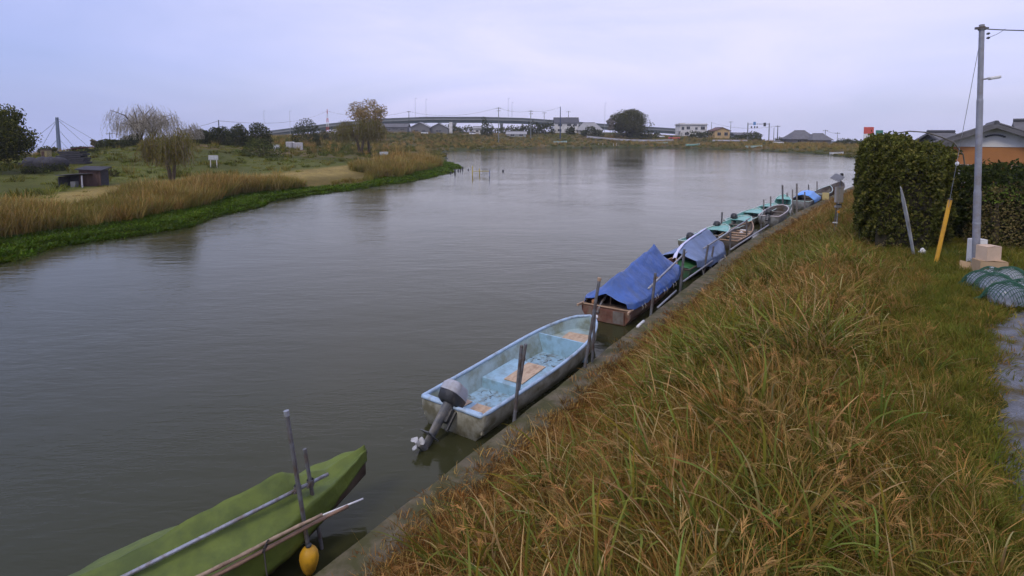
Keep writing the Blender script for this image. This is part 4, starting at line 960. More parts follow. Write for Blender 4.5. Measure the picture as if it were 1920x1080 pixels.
# utility pole with lamp and wires
M_POLE = mat('galvanised_lamp_pole', (.30, .31, .35), rough=.5, var=.12, scale=5, metal=.3, dirt=(.24, .22, .20), dscale=3, damt=.4)
pb = gp(1829, 508, 2.2); pb.z = gz(pb.x, pb.y); ptop = atY(1841, 46, pb.y)
o = thing('utility_pole', 'slim grey steel pole with small lamp and wires beside the rubbish', 'pole', pb)
ax = ptop - pb; q = ax.normalized().to_track_quat('Z', 'Y').to_matrix(); LP = ax.length
MB().lathe((0, 0, 0), [(.095, -.4), (.092, .0), (.088, LP * .33), (.078, LP * .34), (.075, LP * .7), (.066, LP * .71), (.062, LP), (.001, LP + .01)], 14, M=q).build('shaft', M_POLE, o, smooth=False)
MB().lathe(q @ Vector((0, 0, LP - .15)), [(.085, 0), (.085, .08), (.07, .1)], 12).build('band', M_DPOST, o); MB().lathe(q @ Vector((0, 0, 1.35)), [(.1, 0), (.1, .05)], 12).build('band', M_GALV, o)
MB().box(q @ Vector((.0, 0, LP - .10)), (.34, .06, .06)).build('cross_arm', M_DPOST, o)
lp = atY(1850, 149, pb.y) - pb; le = atY(1869, 144, pb.y - .1) - pb
MB().tube([Vector((ax.x, ax.y, ax.z)) * (lp.z / ax.z), lp.lerp(le, .5)], .022, 8).build('lamp_arm', M_POLE, o)
lm = MB().box((0, 0, 0), (.30, .13, .07)).build('lamp_head', M_WHITE, o, bevel=.02); lm.location = lp.lerp(le, .75); lm.rotation_euler = (0, -.15, 0)
MB().box((0, 0, -.04), (.24, .10, .02)).build('lens', mat('lamp_lens', (.55, .56, .58), rough=.2, var=.05), lm)
for u, v in ((1853, 63), (1853, 71)):
    e = atY(u, v, pb.y) - pb; MB().lathe(e, [(.001, -.05), (.02, -.04), (.035, 0), (.02, .04), (.001, .05)], 10, M=Matrix.Rotation(1.3, 3, 'Y')).build('insulator', M_BLACK, o)
def wire(label, a, b, sag=.2, r=.012, m=None, name='overhead_wire', n=10, cat='wire', group=None):
    a = Vector(a); b = Vector(b); o = thing(name, label, cat, a, 0, group)
    MB().tube([(b - a) * (k / n) - Vector((0, 0, sag * 4 * (k / n) * (1 - k / n))) for k in range(n + 1)], r, 5).build('strand', m or mat('black_cable', (.03, .03, .035), rough=.6), o); return o
wire('black overhead wire leaving the top of the slim grey pole', ptop + Vector((.1, 0, -.12)), atY(2300, 35, pb.y - 1), .15, .014)
wire('thin looped wire from the pole insulators to the overhead wire', pb + Vector(atY(1853, 70, pb.y) - pb), atY(1885, 54, pb.y), .03, .006)
ya = gp(1755, 489, 2.2); ya.z = gz(ya.x, ya.y); yt = atY(1782, 373, ya.y)
M_GUARD = mat('yellow_guard_plastic', (.62, .33, .03), rough=.5, var=.12, scale=4, dirt=(.40, .20, .03), dscale=3, damt=.4)
o = thing('guy_wire_guard', 'leaning yellow plastic guard round the foot of the guy wire', 'guard', ya); d = yt - ya; q = d.normalized().to_track_quat('Z', 'Y').to_matrix()
MB().lathe((0, 0, 0), [(.055, -.25), (.055, d.length), (.04, d.length + .01), (.03, d.length - .05)], 12, M=q).build('sleeve', M_GUARD, o); MB().lathe(d, [(.057, -.03), (.057, .012), (.02, .02)], 12, M=q).build('rim', M_BLACK, o)
wire('thin guy wire rising from the yellow guard to the pole top', yt - d * .2, ptop - (ptop - pb) * .03, 0, .007, M_GALV, name='guy_wire')
wi = yt.lerp(ptop, .22); o = thing('guy_insulator', 'small white egg shaped insulator on the guy wire', 'insulator', wi); MB().lathe((0, 0, -.07), [(.001, 0), (.04, .03), (.05, .07), (.04, .11), (.001, .14)], 12, M=q).build('body', M_WHITE, o, smooth=True)
# leaning board
ba = gp(1714, 474, 2.2); ba.z = gz(ba.x, ba.y); bt = atY(1690, 350, ba.y); d = bt - ba; q = d.normalized().to_track_quat('Z', 'Y').to_matrix()
o = thing('leaning_plank', 'weathered grey white plank leaning in front of the hedge', 'plank', ba)
pl = MB(); Ld = d.length
pl.add([q @ Vector(p) for p in ((-.045, -.015, -.2), (.045, -.015, -.2), (.045, .015, -.2), (-.045, .015, -.2), (-.075, -.015, Ld * .55), (.075, -.015, Ld * .55), (.075, .015, Ld * .55), (-.075, .015, Ld * .55), (-.10, -.015, Ld * .78), (.05, -.015, Ld * .8), (.05, .015, Ld * .8), (-.10, .015, Ld * .78), (-.05, -.012, Ld), (-.01, -.012, Ld * .98), (-.01, .012, Ld * .98), (-.05, .012, Ld))],
       [(0, 3, 2, 1)] + [(i + a, i + (a + 1) % 4, i + 4 + (a + 1) % 4, i + 4 + a) for i in (0, 4, 8) for a in range(4)] + [(12, 13, 14, 15)])
pl.build('board', mat('bleached_plank', (.36, .37, .36), rough=.85, var=.25, scale=6, dirt=(.20, .19, .16), dscale=4, damt=.5, stretch=(1, 1, .3)), o)
p = gp(1730, 471, 2.22); p.z = gz(p.x, p.y) + .1
o = thing('crumpled_paper', 'small crumpled white scrap in the grass under the hedge', 'litter', p)
def lump(name, m, root, rx, ry, rz, amp, seed, sub=3):
    bm = bmesh.new(); bmesh.ops.create_icosphere(bm, subdivisions=sub, radius=1); rg = random.Random(seed); ph = [rg.uniform(0, 6) for _ in range(6)]
    for v in bm.verts:
        c = v.co; k = 1 + amp * (math.sin(c.x * 4 + ph[0]) + math.sin(c.y * 5 + ph[1]) + math.sin(c.z * 4.5 + ph[2]) + .7 * math.sin((c.x + c.y) * 9 + ph[3]) + .7 * math.sin((c.z - c.y) * 11 + ph[4])) / 2.5
        v.co = Vector((c.x * rx * k, c.y * ry * k, c.z * rz * k))
    me = bpy.data.meshes.new(name); bm.to_mesh(me); bm.free(); me.shade_smooth(); o = bpy.data.objects.new(name, me); COL.objects.link(o); me.materials.append(m); o.parent = root; return o
lump('scrap', M_WHITE, o, .12, .08, .10, .3, 4, 2)
p = onland(1291, 647); o = thing('plastic_scrap', 'crumpled white plastic scrap lying in the dry grass', 'litter', p + Vector((0, 0, .30))); lump('sheet', M_WHITE, o, .13, .06, .05, .45, 8, 3); lump('fold', M_WHITE, o, .06, .05, .06, .4, 3, 2).location = (.1, .02, .02)

# rubbish point: cartons, foam box, bags, net
M_CARD = mat('brown_cardboard', (.44, .31, .18), rough=.85, var=.1, scale=4, dirt=(.36, .24, .13), dscale=2, damt=.4)
M_CARD2 = mat('pinkish_cardboard', (.56, .42, .30), rough=.85, var=.1, scale=4)
M_FOAM = mat('white_foam', (.74, .73, .70), rough=.7, var=.06, scale=8)
def carton(label, p, d, rz, m, flap=True, name='cardboard_box'):
    o = thing(name, label, 'box', p, rz); x, y, z = d; th = .012
    MB().box((0, 0, th / 2), (x, y, th)).build('base', m, o)
    for c, e in (((-x / 2, 0, z / 2), (th, y, z)), ((x / 2, 0, z / 2), (th, y, z)), ((0, -y / 2, z / 2), (x - th, th, z)), ((0, y / 2, z / 2), (x - th, th, z))): MB().box(c, e).build('side_panel', m, o)
    if flap:
        for sx in (-1, 1): f = MB().box((-sx * x * .24, 0, 0), (x * .48, y, .008)).build('flap', m, o); f.location = (sx * x / 2, 0, z + .005); f.rotation_euler = (0, sx * .06, 0)
    return o
g = 2.2
cb = gp(1857, 519, g); cb.z = gz(cb.x, cb.y)
carton('larger brown cardboard box at the bottom of the rubbish pile', cb + Vector((.06, .12, .02)), (.62, .42, .40), -.25, M_CARD)
carton('pinkish cardboard box lying on the larger brown box', cb + Vector((.02, .14, .43)), (.42, .32, .38), .12, M_CARD2)
carton('white foam box standing behind the pole', gp(1838, 500, g) + Vector((.22, .42, 0)), (.36, .28, .72), .1, M_FOAM, name='foam_box')
for k, (u, v, rz, lb) in enumerate(((1884, 516, .5, 'flattened pale cardboard sheet beside the big carton'), (1812, 506, -.4, 'torn brown cardboard piece left of the pole foot'.replace(' left of', ' against')))):
    p = gp(u, v, g); p.z = gz(p.x, p.y) + .12; o = thing('cardboard_sheet', lb, 'cardboard', p, rz); s_ = MB().box((0, 0, 0), (.34, .02, .30)).box((.16, .09, -.02), (.02, .18, .26)).build('sheet', M_CARD2 if k == 0 else M_CARD, o); s_.rotation_euler = (-.5, .2, 0)
M_BAG = mat('grey_white_rubbish_bag', (.50, .51, .55), rough=.35, var=.18, scale=6, dirt=(.30, .30, .33), dscale=4, damt=.5, spec=.5)
M_BAG2 = mat('clear_blue_rubbish_bag', (.34, .37, .44), rough=.3, var=.25, scale=6, dirt=(.2, .22, .26), dscale=5, damt=.5, spec=.5)
bags = []
for k, (u, v, r_, m, lb) in enumerate(((1838, 541, .27, M_BAG2, 'grey rubbish bag nearest the pole foot'.replace('nearest', 'touching'), ), (1857, 531, .24, M_BAG, 'small pale rubbish bag in front of the brown carton'), (1866, 552, .30, M_BAG2, 'full grey rubbish bag in the middle of the net'), (1893, 540, .30, M_BAG, 'bright white rubbish bag at the back of the net by the lane'), (1889, 575, .33, M_BAG2, 'large pale rubbish bag at the front of the net on the lane'), (1916, 563, .28, M_BAG, 'pale rubbish bag bulging at the lane end of the net'))):
    p = gp(u, v, g); p.z = gz(p.x, p.y); o = thing('rubbish_bag', lb, 'rubbish bag', p); lump('body', m, o, r_ * 1.12, r_ * .95, r_ * .8, .09, k + 1, 4).location = (0, 0, r_ * .72)
    nk = MB(); nk.lathe((0, 0, r_ * 1.40), [(r_ * .25, -.08), (.03, .02), (.06, .09), (.01, .10)], 9).build('knot', m, o, smooth=True); bags.append((p.x, p.y, r_))
def net():
    xs = [b[0] for b in bags]; ys = [b[1] for b in bags]; x0, x1, y0, y1 = min(xs) - .55, max(xs) + .5, min(ys) - .45, max(ys) + .40
    c = Vector(((x0 + x1) / 2, (y0 + y1) / 2, gz((x0 + x1) / 2, (y0 + y1) / 2))); n, m_ = 56, 42; rows = []
    for j in range(m_ + 1):
        row = []
        for i in range(n + 1):
            x = x0 + (x1 - x0) * i / n; y = y0 + (y1 - y0) * j / m_; z = 0
            for bx, by, r_ in bags:
                dd = math.hypot(x - bx, y - by) / (r_ * 1.45); z = max(z, r_ * 1.66 * math.sqrt(max(0, 1 - dd * dd)) if dd < 1 else 0, r_ * 1.25 * math.exp(-dd * dd * 1.1))
            row.append(Vector((x - c.x, y - c.y, z + gz(x, y) - c.z + .03 + .012 * math.sin(x * 13) * math.sin(y * 17))))
        rows.append(row)
    # keep only the cloth near the heap
    b = MB(); vs = [p for r in rows for p in r]; fs = []
    for j in range(m_):
        for i in range(n):
            q = rows[j][i] + c; near = min(math.hypot(q.x - bx, q.y - by) / r_ for bx, by, r_ in bags)
            if near < 1.55 + .2 * math.sin(i * .7 + j * .5): k = j * (n + 1) + i; fs.append((k, k + 1, k + n + 2, k + n + 1))
    b.add(vs, fs); bm_ = b.build('rubbish_net', mat('green_net_cord', (.025, .095, .055), rough=.6, var=.25, scale=9)); bm_.location = c
    w_ = bm_.modifiers.new('net', 'WIREFRAME'); w_.thickness = .019; w_.use_even_offset = False
    tag(bm_, 'green mesh net draped over the rubbish bags', 'net')
net()

# solar powered gauge post
sb = gp(1566, 458, 1.2); sb.z = gz(sb.x, sb.y) - .1
o = thing('gauge_post', 'slim metal post with small solar panel and grey box on the bank', 'gauge', sb); o.scale = (.85, .85, .80)
MB().tube([(0, 0, -.4), (.05, 0, 1.6), (.13, 0, 3.15)], .03, 8).build('mast', M_GALV, o); MB().tube([(-.10, .02, -.4), (-.02, .02, 2.0)], .022, 8).build('second_pipe', M_DPOST, o)
pn = MB().box((0, 0, 0), (.46, .50, .035)).build('solar_panel', M_GALV, o, bevel=.006); pn.location = (-.10, -.06, 3.10); pn.rotation_euler = (.45, -.55, .3); MB().box((0, 0, .021), (.42, .46, .006)).build('cell_face', mat('solar_cells', (.16, .165, .19), rough=.25, var=.2, scale=20), pn)
MB().box((.16, 0, 3.16), (.10, .12, .34)).build('controller', M_BLACK, o, bevel=.01)
MB().box((.10, .06, 2.15), (.38, .16, .85)).build('equipment_box', mat('beige_grey_enclosure', (.30, .28, .26), rough=.6, var=.1, scale=4), o, bevel=.015)
MB().box((.02, -.02, 1.50), (.30, .12, .10)).build('bracket', M_GALV, o, bevel=.01); MB().box((.10, 0, 1.62), (.24, .06, .10)).build('sensor', M_BLACK, o, bevel=.01); MB().box((-.06, 0, .62), (.22, .10, .06)).build('bracket', M_WHITE, o, bevel=.01)
MB().box((.06, -.04, 1.22), (.09, .07, .13)).build('orange_marker', mat('orange_marker_paint', (.70, .30, .02), rough=.5), o, bevel=.01)

# ------------------------------------------------------------------ buildings
M_GLASS = mat('dark_window_glass', (.035, .04, .05), rough=.12, var=.2, scale=3, spec=.6)
M_FRAME = mat('window_frame_metal', (.30, .29, .28), rough=.5)
M_WALLW = mat('white_render', (.62, .61, .60), rough=.85, var=.08, scale=.6, dirt=(.45, .44, .42), dscale=.5, damt=.4)
M_WALLT = mat('tan_render', (.50, .35, .17), rough=.85, var=.1, scale=.8)
M_WALLG = mat('grey_cladding', (.16, .16, .165), rough=.8, var=.15, scale=.8)
M_WALLO = mat('orange_brown_wall', (.36, .155, .055), rough=.85, var=.12, scale=1.2)
M_ROOFG = mat('grey_roof_tiles', (.135, .135, .145), rough=.7, var=.2, scale=1.5, bump=.3, dirt=(.10, .095, .095), dscale=.8, damt=.5)
M_ROOFL = mat('pale_grey_roof', (.30, .30, .305), rough=.7, var=.15, scale=.6)
M_ROOFD = mat('dark_slate_roof', (.07, .072, .082), rough=.65, var=.2, scale=1.2)
def window(root, x, y, z, w_, h_, side=0):
    f = MB().box((0, 0, 0), (w_, .10, h_)).build('window', M_FRAME, root); f.location = (x, y, z)
    n = 2 if w_ > h_ * .9 else 1
    for i in range(n): MB().box(((i + .5) * w_ / n - w_ / 2, -.055, 0), (w_ / n - .10, .02, h_ - .12)).build('pane', M_GLASS, f)
    MB().box((0, -.10, -h_ / 2 - .04), (w_ + .1, .16, .07)).build('sill', M_FRAME, f)
def gable_roof(root, w_, d_, z, rise, m, along='x', over=.5, name='roof', hip=0, th=.18, cx=0, cy=None):
    cy = d_ / 2 if cy is None else cy; a, b = (w_ / 2 + over, d_ / 2 + over) if along == 'x' else (d_ / 2 + over, w_ / 2 + over)
    h_ = a * hip; e = rise * over / max(b - over, .1)
    V = [(-a, -b, z - e), (a, -b, z - e), (a, b, z - e), (-a, b, z - e), (-a + h_, 0, z + rise), (a - h_, 0, z + rise)]
    V += [(x, y, q - th) for x, y, q in V]
    R = Matrix.Identity(3) if along == 'x' else Matrix.Rotation(math.pi / 2, 3, 'Z')
    V = [R @ Vector(v) + Vector((cx, cy, 0)) for v in V]
    Fc = [(0, 1, 5, 4), (2, 3, 4, 5), (0, 4, 10, 6), (3, 9, 10, 4), (1, 7, 11, 5), (2, 5, 11, 8), (0, 6, 7, 1), (2, 8, 9, 3), (6, 10, 11, 7), (8, 11, 10, 9)]
    if hip: Fc = [(0, 1, 5, 4), (2, 3, 4, 5), (0, 4, 3), (1, 2, 5), (0, 6, 7, 1), (1, 7, 8, 2), (2, 8, 9, 3), (3, 9, 6, 0), (6, 9, 8, 7)]; 
    o = MB().add(V, Fc).build(name, m, root)
    MB().tube([V[4] + Vector((0, 0, .06)), V[5] + Vector((0, 0, .06))], .14, 6).build('ridge', M_ROOFD if m is not M_ROOFD else M_ROOFG, o)
    return o
def house(name, label, u, Y, w_px, h_wall, d_, mwall, mroof, rise, wins=(), along='x', hip=0, rz=0, over=.5, door=None, group=None, dz=0, cat='house'):
    c = far(u, Y); k = Y / F; w_ = w_px * k; o = thing(name, label, cat, (c.x, c.y, c.z - .3 + dz), rz, group)
    hw = h_wall + .3
    if hip: MB().box((0, d_ / 2, hw / 2), (w_, d_, hw)).build('wall', mwall, o)
    elif along == 'x': MB().prism([(0, 0), (d_, 0), (d_, hw), (d_ / 2, hw + rise - .1), (0, hw)], -w_ / 2, w_ / 2, M=Matrix(((0, 1, 0), (1, 0, 0), (0, 0, 1)))).build('wall', mwall, o)
    else: MB().prism([(-w_ / 2, 0), (w_ / 2, 0), (w_ / 2, hw), (0, hw + rise - .1), (-w_ / 2, hw)], 0, d_).build('wall', mwall, o)
    if mroof: gable_roof(o, w_, d_, hw, rise, mroof, along, over, hip=hip)
    for x, z, a, b in wins: window(o, x * w_, -.03, .3 + z, a, b)
    if door: dd = MB().box((door * w_, -.03, 1.3), (1.0, .1, 2.0)).build('door', M_FRAME, o); MB().box((door * w_ + .35, -.11, 1.25), (.08, .06, .2)).build('handle', M_GALV, dd)
    return o
# tiled house behind the hedge
def near_house():
    Y = 34.; k = Y / F; c = atY(1866, 252, Y); o = thing('tiled_house', 'low house with grey tiled gable roof and orange brown wall behind the hedge', 'house', (c.x, c.y, gz(c.x, c.y)), -.66)
    zr = atY(1866, 232, Y).z - o.location.z; w_ = 6.6; rise = 1.35; hw = zr - rise; d_ = 9
    MB().prism([(-w_ / 2, -.3), (w_ / 2, -.3), (w_ / 2, hw), (-w_ / 2, hw)], 0, d_).build('wall', M_WALLO, o)
    MB().prism([(-w_ / 2 - .05, hw - .05), (w_ / 2 + .05, hw - .05), (0, hw + rise - .12)], -.04, .3).build('gable', M_WALLW, o)
    a = MB()
    for i in range(9):
        t = (i / 8 - .5) * 2; a.box((t * .42, -.08, hw + rise * .50 - t * t * .10), (.12, .08, .09))
    a.build('gable_ornament', M_ROOFD, o)
    rf = gable_roof(o, w_, d_, hw, rise, M_ROOFG, along='y', over=.75, th=.26)
    sl = math.atan2(rise, w_ / 2)
    for sg in (-1, 1):                       # courses of pan tiles as ribs down the slope
        for j in range(34):
            y = -.7 + j * .31; p0 = Vector((0, y, hw + rise + .05)); p1 = Vector((sg * (w_ / 2 + .72), y, hw - rise * .72 / (w_ / 2) + .05)); MB().tube([p0, p1], .06, 5).build('tile_row', M_ROOFG, rf)
    wing = MB(); c2 = Vector((5.2, 3.0, 0)); wing.prism([(c2.x - 3.2, 0), (c2.x + 4.5, 0), (c2.x + 4.5, hw + .3), (c2.x - 3.2, hw + .3)], c2.y, c2.y + 7).build('wing_wall', M_WALLO, o)
    gable_roof(o, 8.4, 7, hw + .1, 1.5, M_ROOFG, along='x', over=.6, name='wing_roof', cx=c2.x + .8, cy=c2.y + 3.5)
    for x in (-1.6, 1.6): window(o, x, -.05, 1.4, 1.5, 1.1)
near_house()
house('barn', 'small grey outbuilding roof peeping over the hedge by the tiled house', 1815, 46, 40, 2.6, 5, M_WALLG, M_ROOFG, 1.4, along='x', rz=.2, dz=atY(1815, 243, 46).z - far(1815, 46).z - 4.2)
# arched pipe
pts = [atY(u, v, 27) for u, v in ((1630, 300), (1640, 275), (1655, 260), (1680, 250), (1705, 246), (1735, 248), (1765, 257), (1788, 267), (1806, 290), (1812, 330))]
o = thing('arched_pipe', 'thin arched pipe curving up above the tall hedge', 'pipe', pts[0]); MB().tube([Vector((0, 0, gz(pts[0].x, pts[0].y) - pts[0].z))] + [p - pts[0] for p in pts] + [Vector((pts[-1].x - pts[0].x, 0, gz(pts[-1].x, 27) - pts[0].z))], .032, 6).build('hoop', mat('greenish_pipe', (.11, .10, .075), rough=.6, var=.4, scale=1.2), o, smooth=True)
# roadside signs over the hedge
def sign(label, u, vt, vb, w_px, Y, cols, pole_m=M_GALV):
    c = far(u, Y); k = Y / F; zt = atY(u, vt, Y).z - c.z; zb = atY(u, vb, Y).z - c.z; o = thing('roadside_sign', label, 'sign', c); h_ = zt - zb; w_ = w_px * k
    MB().tube([(-w_ * .3, .12, -.5), (-w_ * .3, .12, zt)], .12, 8).build('post', pole_m, o); MB().tube([(w_ * .3, .12, -.5), (w_ * .3, .12, zt)], .12, 8).build('post', pole_m, o)
    z = zt
    for frac, m in cols: MB().box((0, 0, z - h_ * frac / 2), (w_, .16, h_ * frac - .03)).build('panel', m, o, bevel=.02); z -= h_ * frac
M_RED = mat('faded_red_sign', (.55, .10, .08), rough=.5, var=.1, scale=2); M_SGRN = mat('green_sign', (.06, .20, .14), rough=.5, var=.1, scale=2)
sign('faded red and white roadside sign rising over the hedge', 1626, 238, 264, 18, 90, ((.5, M_RED), (.5, M_WHITE)))
sign('small green roadside sign next to the red and white one', 1646, 244, 256, 13, 95, ((1., M_SGRN),))

house('farmhouse', 'white two storey house with dark slate roof beyond the far shore', 1062, 305, 44, 5.6, 8, M_WALLW, M_ROOFD, 2.6, wins=((-.28, 4.2, 2.2, 1.2), (.10, 4.2, 2.2, 1.2), (.36, 4.2, 1.8, 1.0), (-.30, 1.4, 2.0, 1.3), (.2, 1.4, 2.4, 1.3)), door=-.05)
house('bungalow', 'grey hipped bungalow beside the white two storey house', 1106, 300, 46, 2.7, 9, mat('pale_grey_wall', (.36, .35, .34), rough=.85, var=.1, scale=.6), M_ROOFL, 3.6, wins=((-.3, 1.4, 2, 1.1), (.2, 1.4, 2, 1.1)), hip=.55)
house('flat_roofed_house', 'white two storey house with flat roof and balcony', 1299, 300, 50, 6.8, 9, M_WALLW, None, 0, wins=((-.40, 4.3, 1.4, 1.6), (-.20, 4.5, 1.8, 1.5), (.10, 4.2, 1.3, 1.2), (.34, 4.4, 2.2, 1.6), (.2, 1.4, 2.4, 1.4), (-.25, 1.4, 2.2, 1.4)), hip=1, door=-.45)
h = bpy.data.objects['flat_roofed_house']; kk = 300 / F
MB().box((0, 4.5, 6.45), (53 * kk, 10, .3)).build('roof_slab', M_ROOFL, h); MB().box((-30 * kk, 1.0, 3.0), (12 * kk, 2.4, .2)).build('balcony', M_ROOFL, h)
MB().box((-20 * kk, 2, 7.0), (3.0, 2.0, .9)).build('roof_box', M_WALLW, h)
house('tan_house', 'small tan house with sloping dark red roof', 1353, 285, 30, 4.0, 7, M_WALLT, mat('dark_red_roof', (.13, .065, .05), rough=.7, var=.15, scale=1), 1.5, wins=((-.22, 2.2, 1.9, 1.6), (.24, 2.2, 1.9, 1.6)), along='y', rz=.15)
house('workshop', 'low grey blue workshop behind the tan house', 1402, 300, 48, 2.8, 8, mat('blue_grey_cladding', (.16, .18, .21), rough=.8, var=.1, scale=.5), M_ROOFG, .9, wins=((0, 1.3, 2, 1),))
house('tiled_farmhouse', 'broad grey tiled farmhouse with hipped roof near the far bank', 1506, 240, 44, 2.6, 8, mat('weathered_wall', (.19, .18, .17), rough=.85, var=.15, scale=.6), M_ROOFG, 3.0, hip=.6, wins=((-.2, 1.1, 1.6, 1.0),), over=.8)
house('tiled_farmhouse', 'lower tiled annex adjoining the broad farmhouse', 1540, 236, 34, 2.2, 7, MATS['weathered_wall'], M_ROOFG, 2.2, hip=.5, wins=((.1, 1.0, 1.4, .9),), over=.7)
house('barn', 'grey barn with pale sloping roof facing the water', 788, 276, 36, 3.2, 10, M_WALLG, M_ROOFL, 2.4, along='y', wins=((-.2, 1.4, 2.2, .9), (.2, 1.4, 1.6, .9)))
house('barn', 'second grey barn with a pale chimney adjoining the first', 823, 278, 36, 3.0, 10, M_WALLG, M_ROOFL, 2.2, along='y', wins=((0, 1.4, 2.6, .8),))
o = [q for q in bpy.data.objects if q.get('label', '').startswith('second grey barn')][0]; MB().box((5.9, 1, 3.3), (1.5, 1.5, 5.6)).build('chimney', M_WALLW, o)
house('long_shed', 'long dark grey shed with strips of pale windows under the viaduct', 742, 282, 44, 3.6, 8, M_WALLG, M_ROOFG, 1.6, wins=((-.3, 2.2, 2.4, .6), (.0, 2.4, 3.0, .6), (.3, 2.2, 2.2, .6)))
house('hut', 'small white hut beside the dark bush under the viaduct', 895, 290, 14, 3.0, 5, M_WALLW, M_ROOFL, .8, wins=((0, 1.5, 1.4, .9),))
house('greenhouse', 'low pale greenhouse in front of the viaduct', 968, 285, 36, 1.6, 6, mat('pale_greenhouse', (.42, .44, .42), rough=.5, var=.15, scale=.4), M_ROOFL, 1.2, wins=((-.2, .9, 2, .8), (.25, .9, 2, .8)))

# viaduct
M_VC = mat('viaduct_concrete', (.20, .215, .215), rough=.85, var=.12, scale=.15); M_VG = mat('green_grey_girder', (.12, .165, .16), rough=.7, var=.15, scale=.1); M_VD = mat('dark_noise_barrier', (.075, .09, .095), rough=.6, var=.15, scale=.1)
def viaduct():
    o = thing('viaduct', 'long elevated road viaduct on concrete piers behind the houses', 'viaduct', far(900, 430))
    pts = [(490, 247, 450), (560, 238, 440), (640, 229, 435), (720, 222, 430), (800, 219, 425), (900, 219, 425), (980, 221, 425), (1040, 225, 430), (1130, 232, 440), (1270, 241, 455), (1400, 250, 480)]
    top = [atY(*p) - o.location for p in pts]
    def strip(name, z0, z1, y0, y1, m):
        rows = [[p + Vector((0, y0, z1)), p + Vector((0, y1, z1)), p + Vector((0, y1, z0)), p + Vector((0, y0, z0))] for p in top]
        b = MB().grid(rows, True); n = len(b.v); b.f += [(0, 1, 2, 3), (n - 4, n - 3, n - 2, n - 1)]; return b.build(name, m, o)
    strip('barrier', -1.4, 0, 0, .4, M_VD); strip('barrier', -1.4, 0, 11.6, 12, M_VD); strip('deck', -2.4, -1.41, -.3, 12.3, M_VC); strip('girder', -4.4, -2.41, 1.5, 10.5, M_VG)
    for i in range(len(top) - 1):
        n = max(1, int((top[i + 1] - top[i]).length / 32))
        for j in range(n):
            p = top[i].lerp(top[i + 1], (j + .5) / n); w_ = p + o.location; zg = gz(w_.x, w_.y + 6) - o.location.z - 1
            pi = MB(); pi.box((p.x, p.y + 6, (p.z - 4.4 + zg) / 2), (2.2, 4.5, p.z - 4.4 - zg)); pi.box((p.x, p.y + 6, p.z - 5.0), (2.6, 10.5, 1.2)); pi.build('pier', M_VC, o)
viaduct()
def mast(label, u, vt, Y, r=.13, m=None, arms=0, zb=None, name='utility_pole', group=None, cat='pole', armm=None, base_v=None):
    c = far(u, Y); zt = atY(u, vt, Y).z; o = thing(name, label, cat, c, 0, group); hh = zt - c.z
    MB().tube([(0, 0, -.6), (0, 0, hh * .5), (0, 0, hh)], [r * 1.15, r, r * .75], 7).build('shaft', m or M_VC, o)
    for i in range(arms): MB().box((0, 0, hh - .5 - i * 1.2), (2.4 - .5 * i, .14, .16)).build('cross_arm', armm or M_DPOST, o); [MB().lathe((x, 0, hh - .42 - i * 1.2), [(.001, .3), (.09, .25), (.09, .05), (.05, 0)], 6).build('insulator', M_WHITE, o) for x in (-1.0 + .2 * i, 0.35, 1.0 - .2 * i)]
    return c + Vector((0, 0, hh - .2))
W = {}
for key, lb, u, v, Y, r_, m, arms in (
        ('a', 'slim pole standing behind the round clipped bushes', 413, 225, 150, .16, M_VD, 0), ('b', 'short pole between the pylon and the weeping willow', 208, 248, 190, .14, M_VD, 1), ('c', 'concrete utility pole with cross arm above the grey barns', 768, 208, 300, .2, M_VD, 1),
        ('d', 'tall concrete utility pole with double cross arms before the viaduct', 935, 201, 262, .2, M_VC, 2), ('e', 'utility pole with reddish cross arms before the viaduct', 995, 207, 280, .2, M_VC, 2), ('f', 'short utility pole at the wooded end of the viaduct', 1020, 210, 300, .18, M_VC, 1),
        ('g', 'thick dark blue pole in front of the white farmhouse', 1050, 200, 280, .24, mat('dark_blue_pole', (.035, .06, .13), rough=.5), 0), ('h', 'utility pole with lamp behind the white farmhouse roof', 1065, 208, 312, .16, M_VD, 1), ('i', 'slim pole between the flat roofed house and the tan house', 1332, 229, 290, .15, M_VC, 0),
        ('j', 'pole rising behind the tan house roof', 1368, 227, 300, .12, M_VD, 1), ('k', 'dark utility pole beside the road sign gantry', 1456, 235, 262, .2, M_VD, 1), ('l', 'paler utility pole next to the gantry', 1449, 239, 270, .15, M_VC, 0), ('m', 'utility pole behind the tiled farmhouse annex', 1545, 243, 255, .14, M_VD, 1), ('n', 'slim pole beyond the tiled farmhouses', 1568, 248, 258, .12, M_VC, 1)):
    W[key] = mast(lb, u, v, Y, r_, m, arms)
M_LM = mat('pale_lamp_mast', (.40, .43, .48), rough=.5)
for lb, u, v, Y in (('tall thin lamp mast above the viaduct, first of a pair over the barns', 780, 184, 440), ('tall thin lamp mast above the viaduct, second of the pair over the barns', 800, 186, 440), ('tall thin lamp mast on the viaduct by the double armed pole', 953, 184, 440), ('shorter lamp mast on the viaduct by the double armed pole', 960, 192, 442), ('thin lamp mast behind the grey bungalow', 1133, 193, 440), ('thin lamp mast above the round bushes', 498, 208, 430), ('lamp mast at the descending end of the viaduct', 546, 208, 425), ('pale lamp mast by the big leafy tree', 62, 279, 160), ('second pale lamp mast by the big leafy tree', 70, 275, 165)):
    c = mast(lb, u, v, Y, .13 if Y > 200 else .08, M_LM, name='lamp_mast', cat='lamp mast')
    o = [q for q in bpy.data.objects if q.get('label') == lb][0]; MB().box((.6, 0, c.z - o.location.z + .1), (1.4 if Y > 200 else .5, .3, .22)).build('lamp_head', M_LM, o)
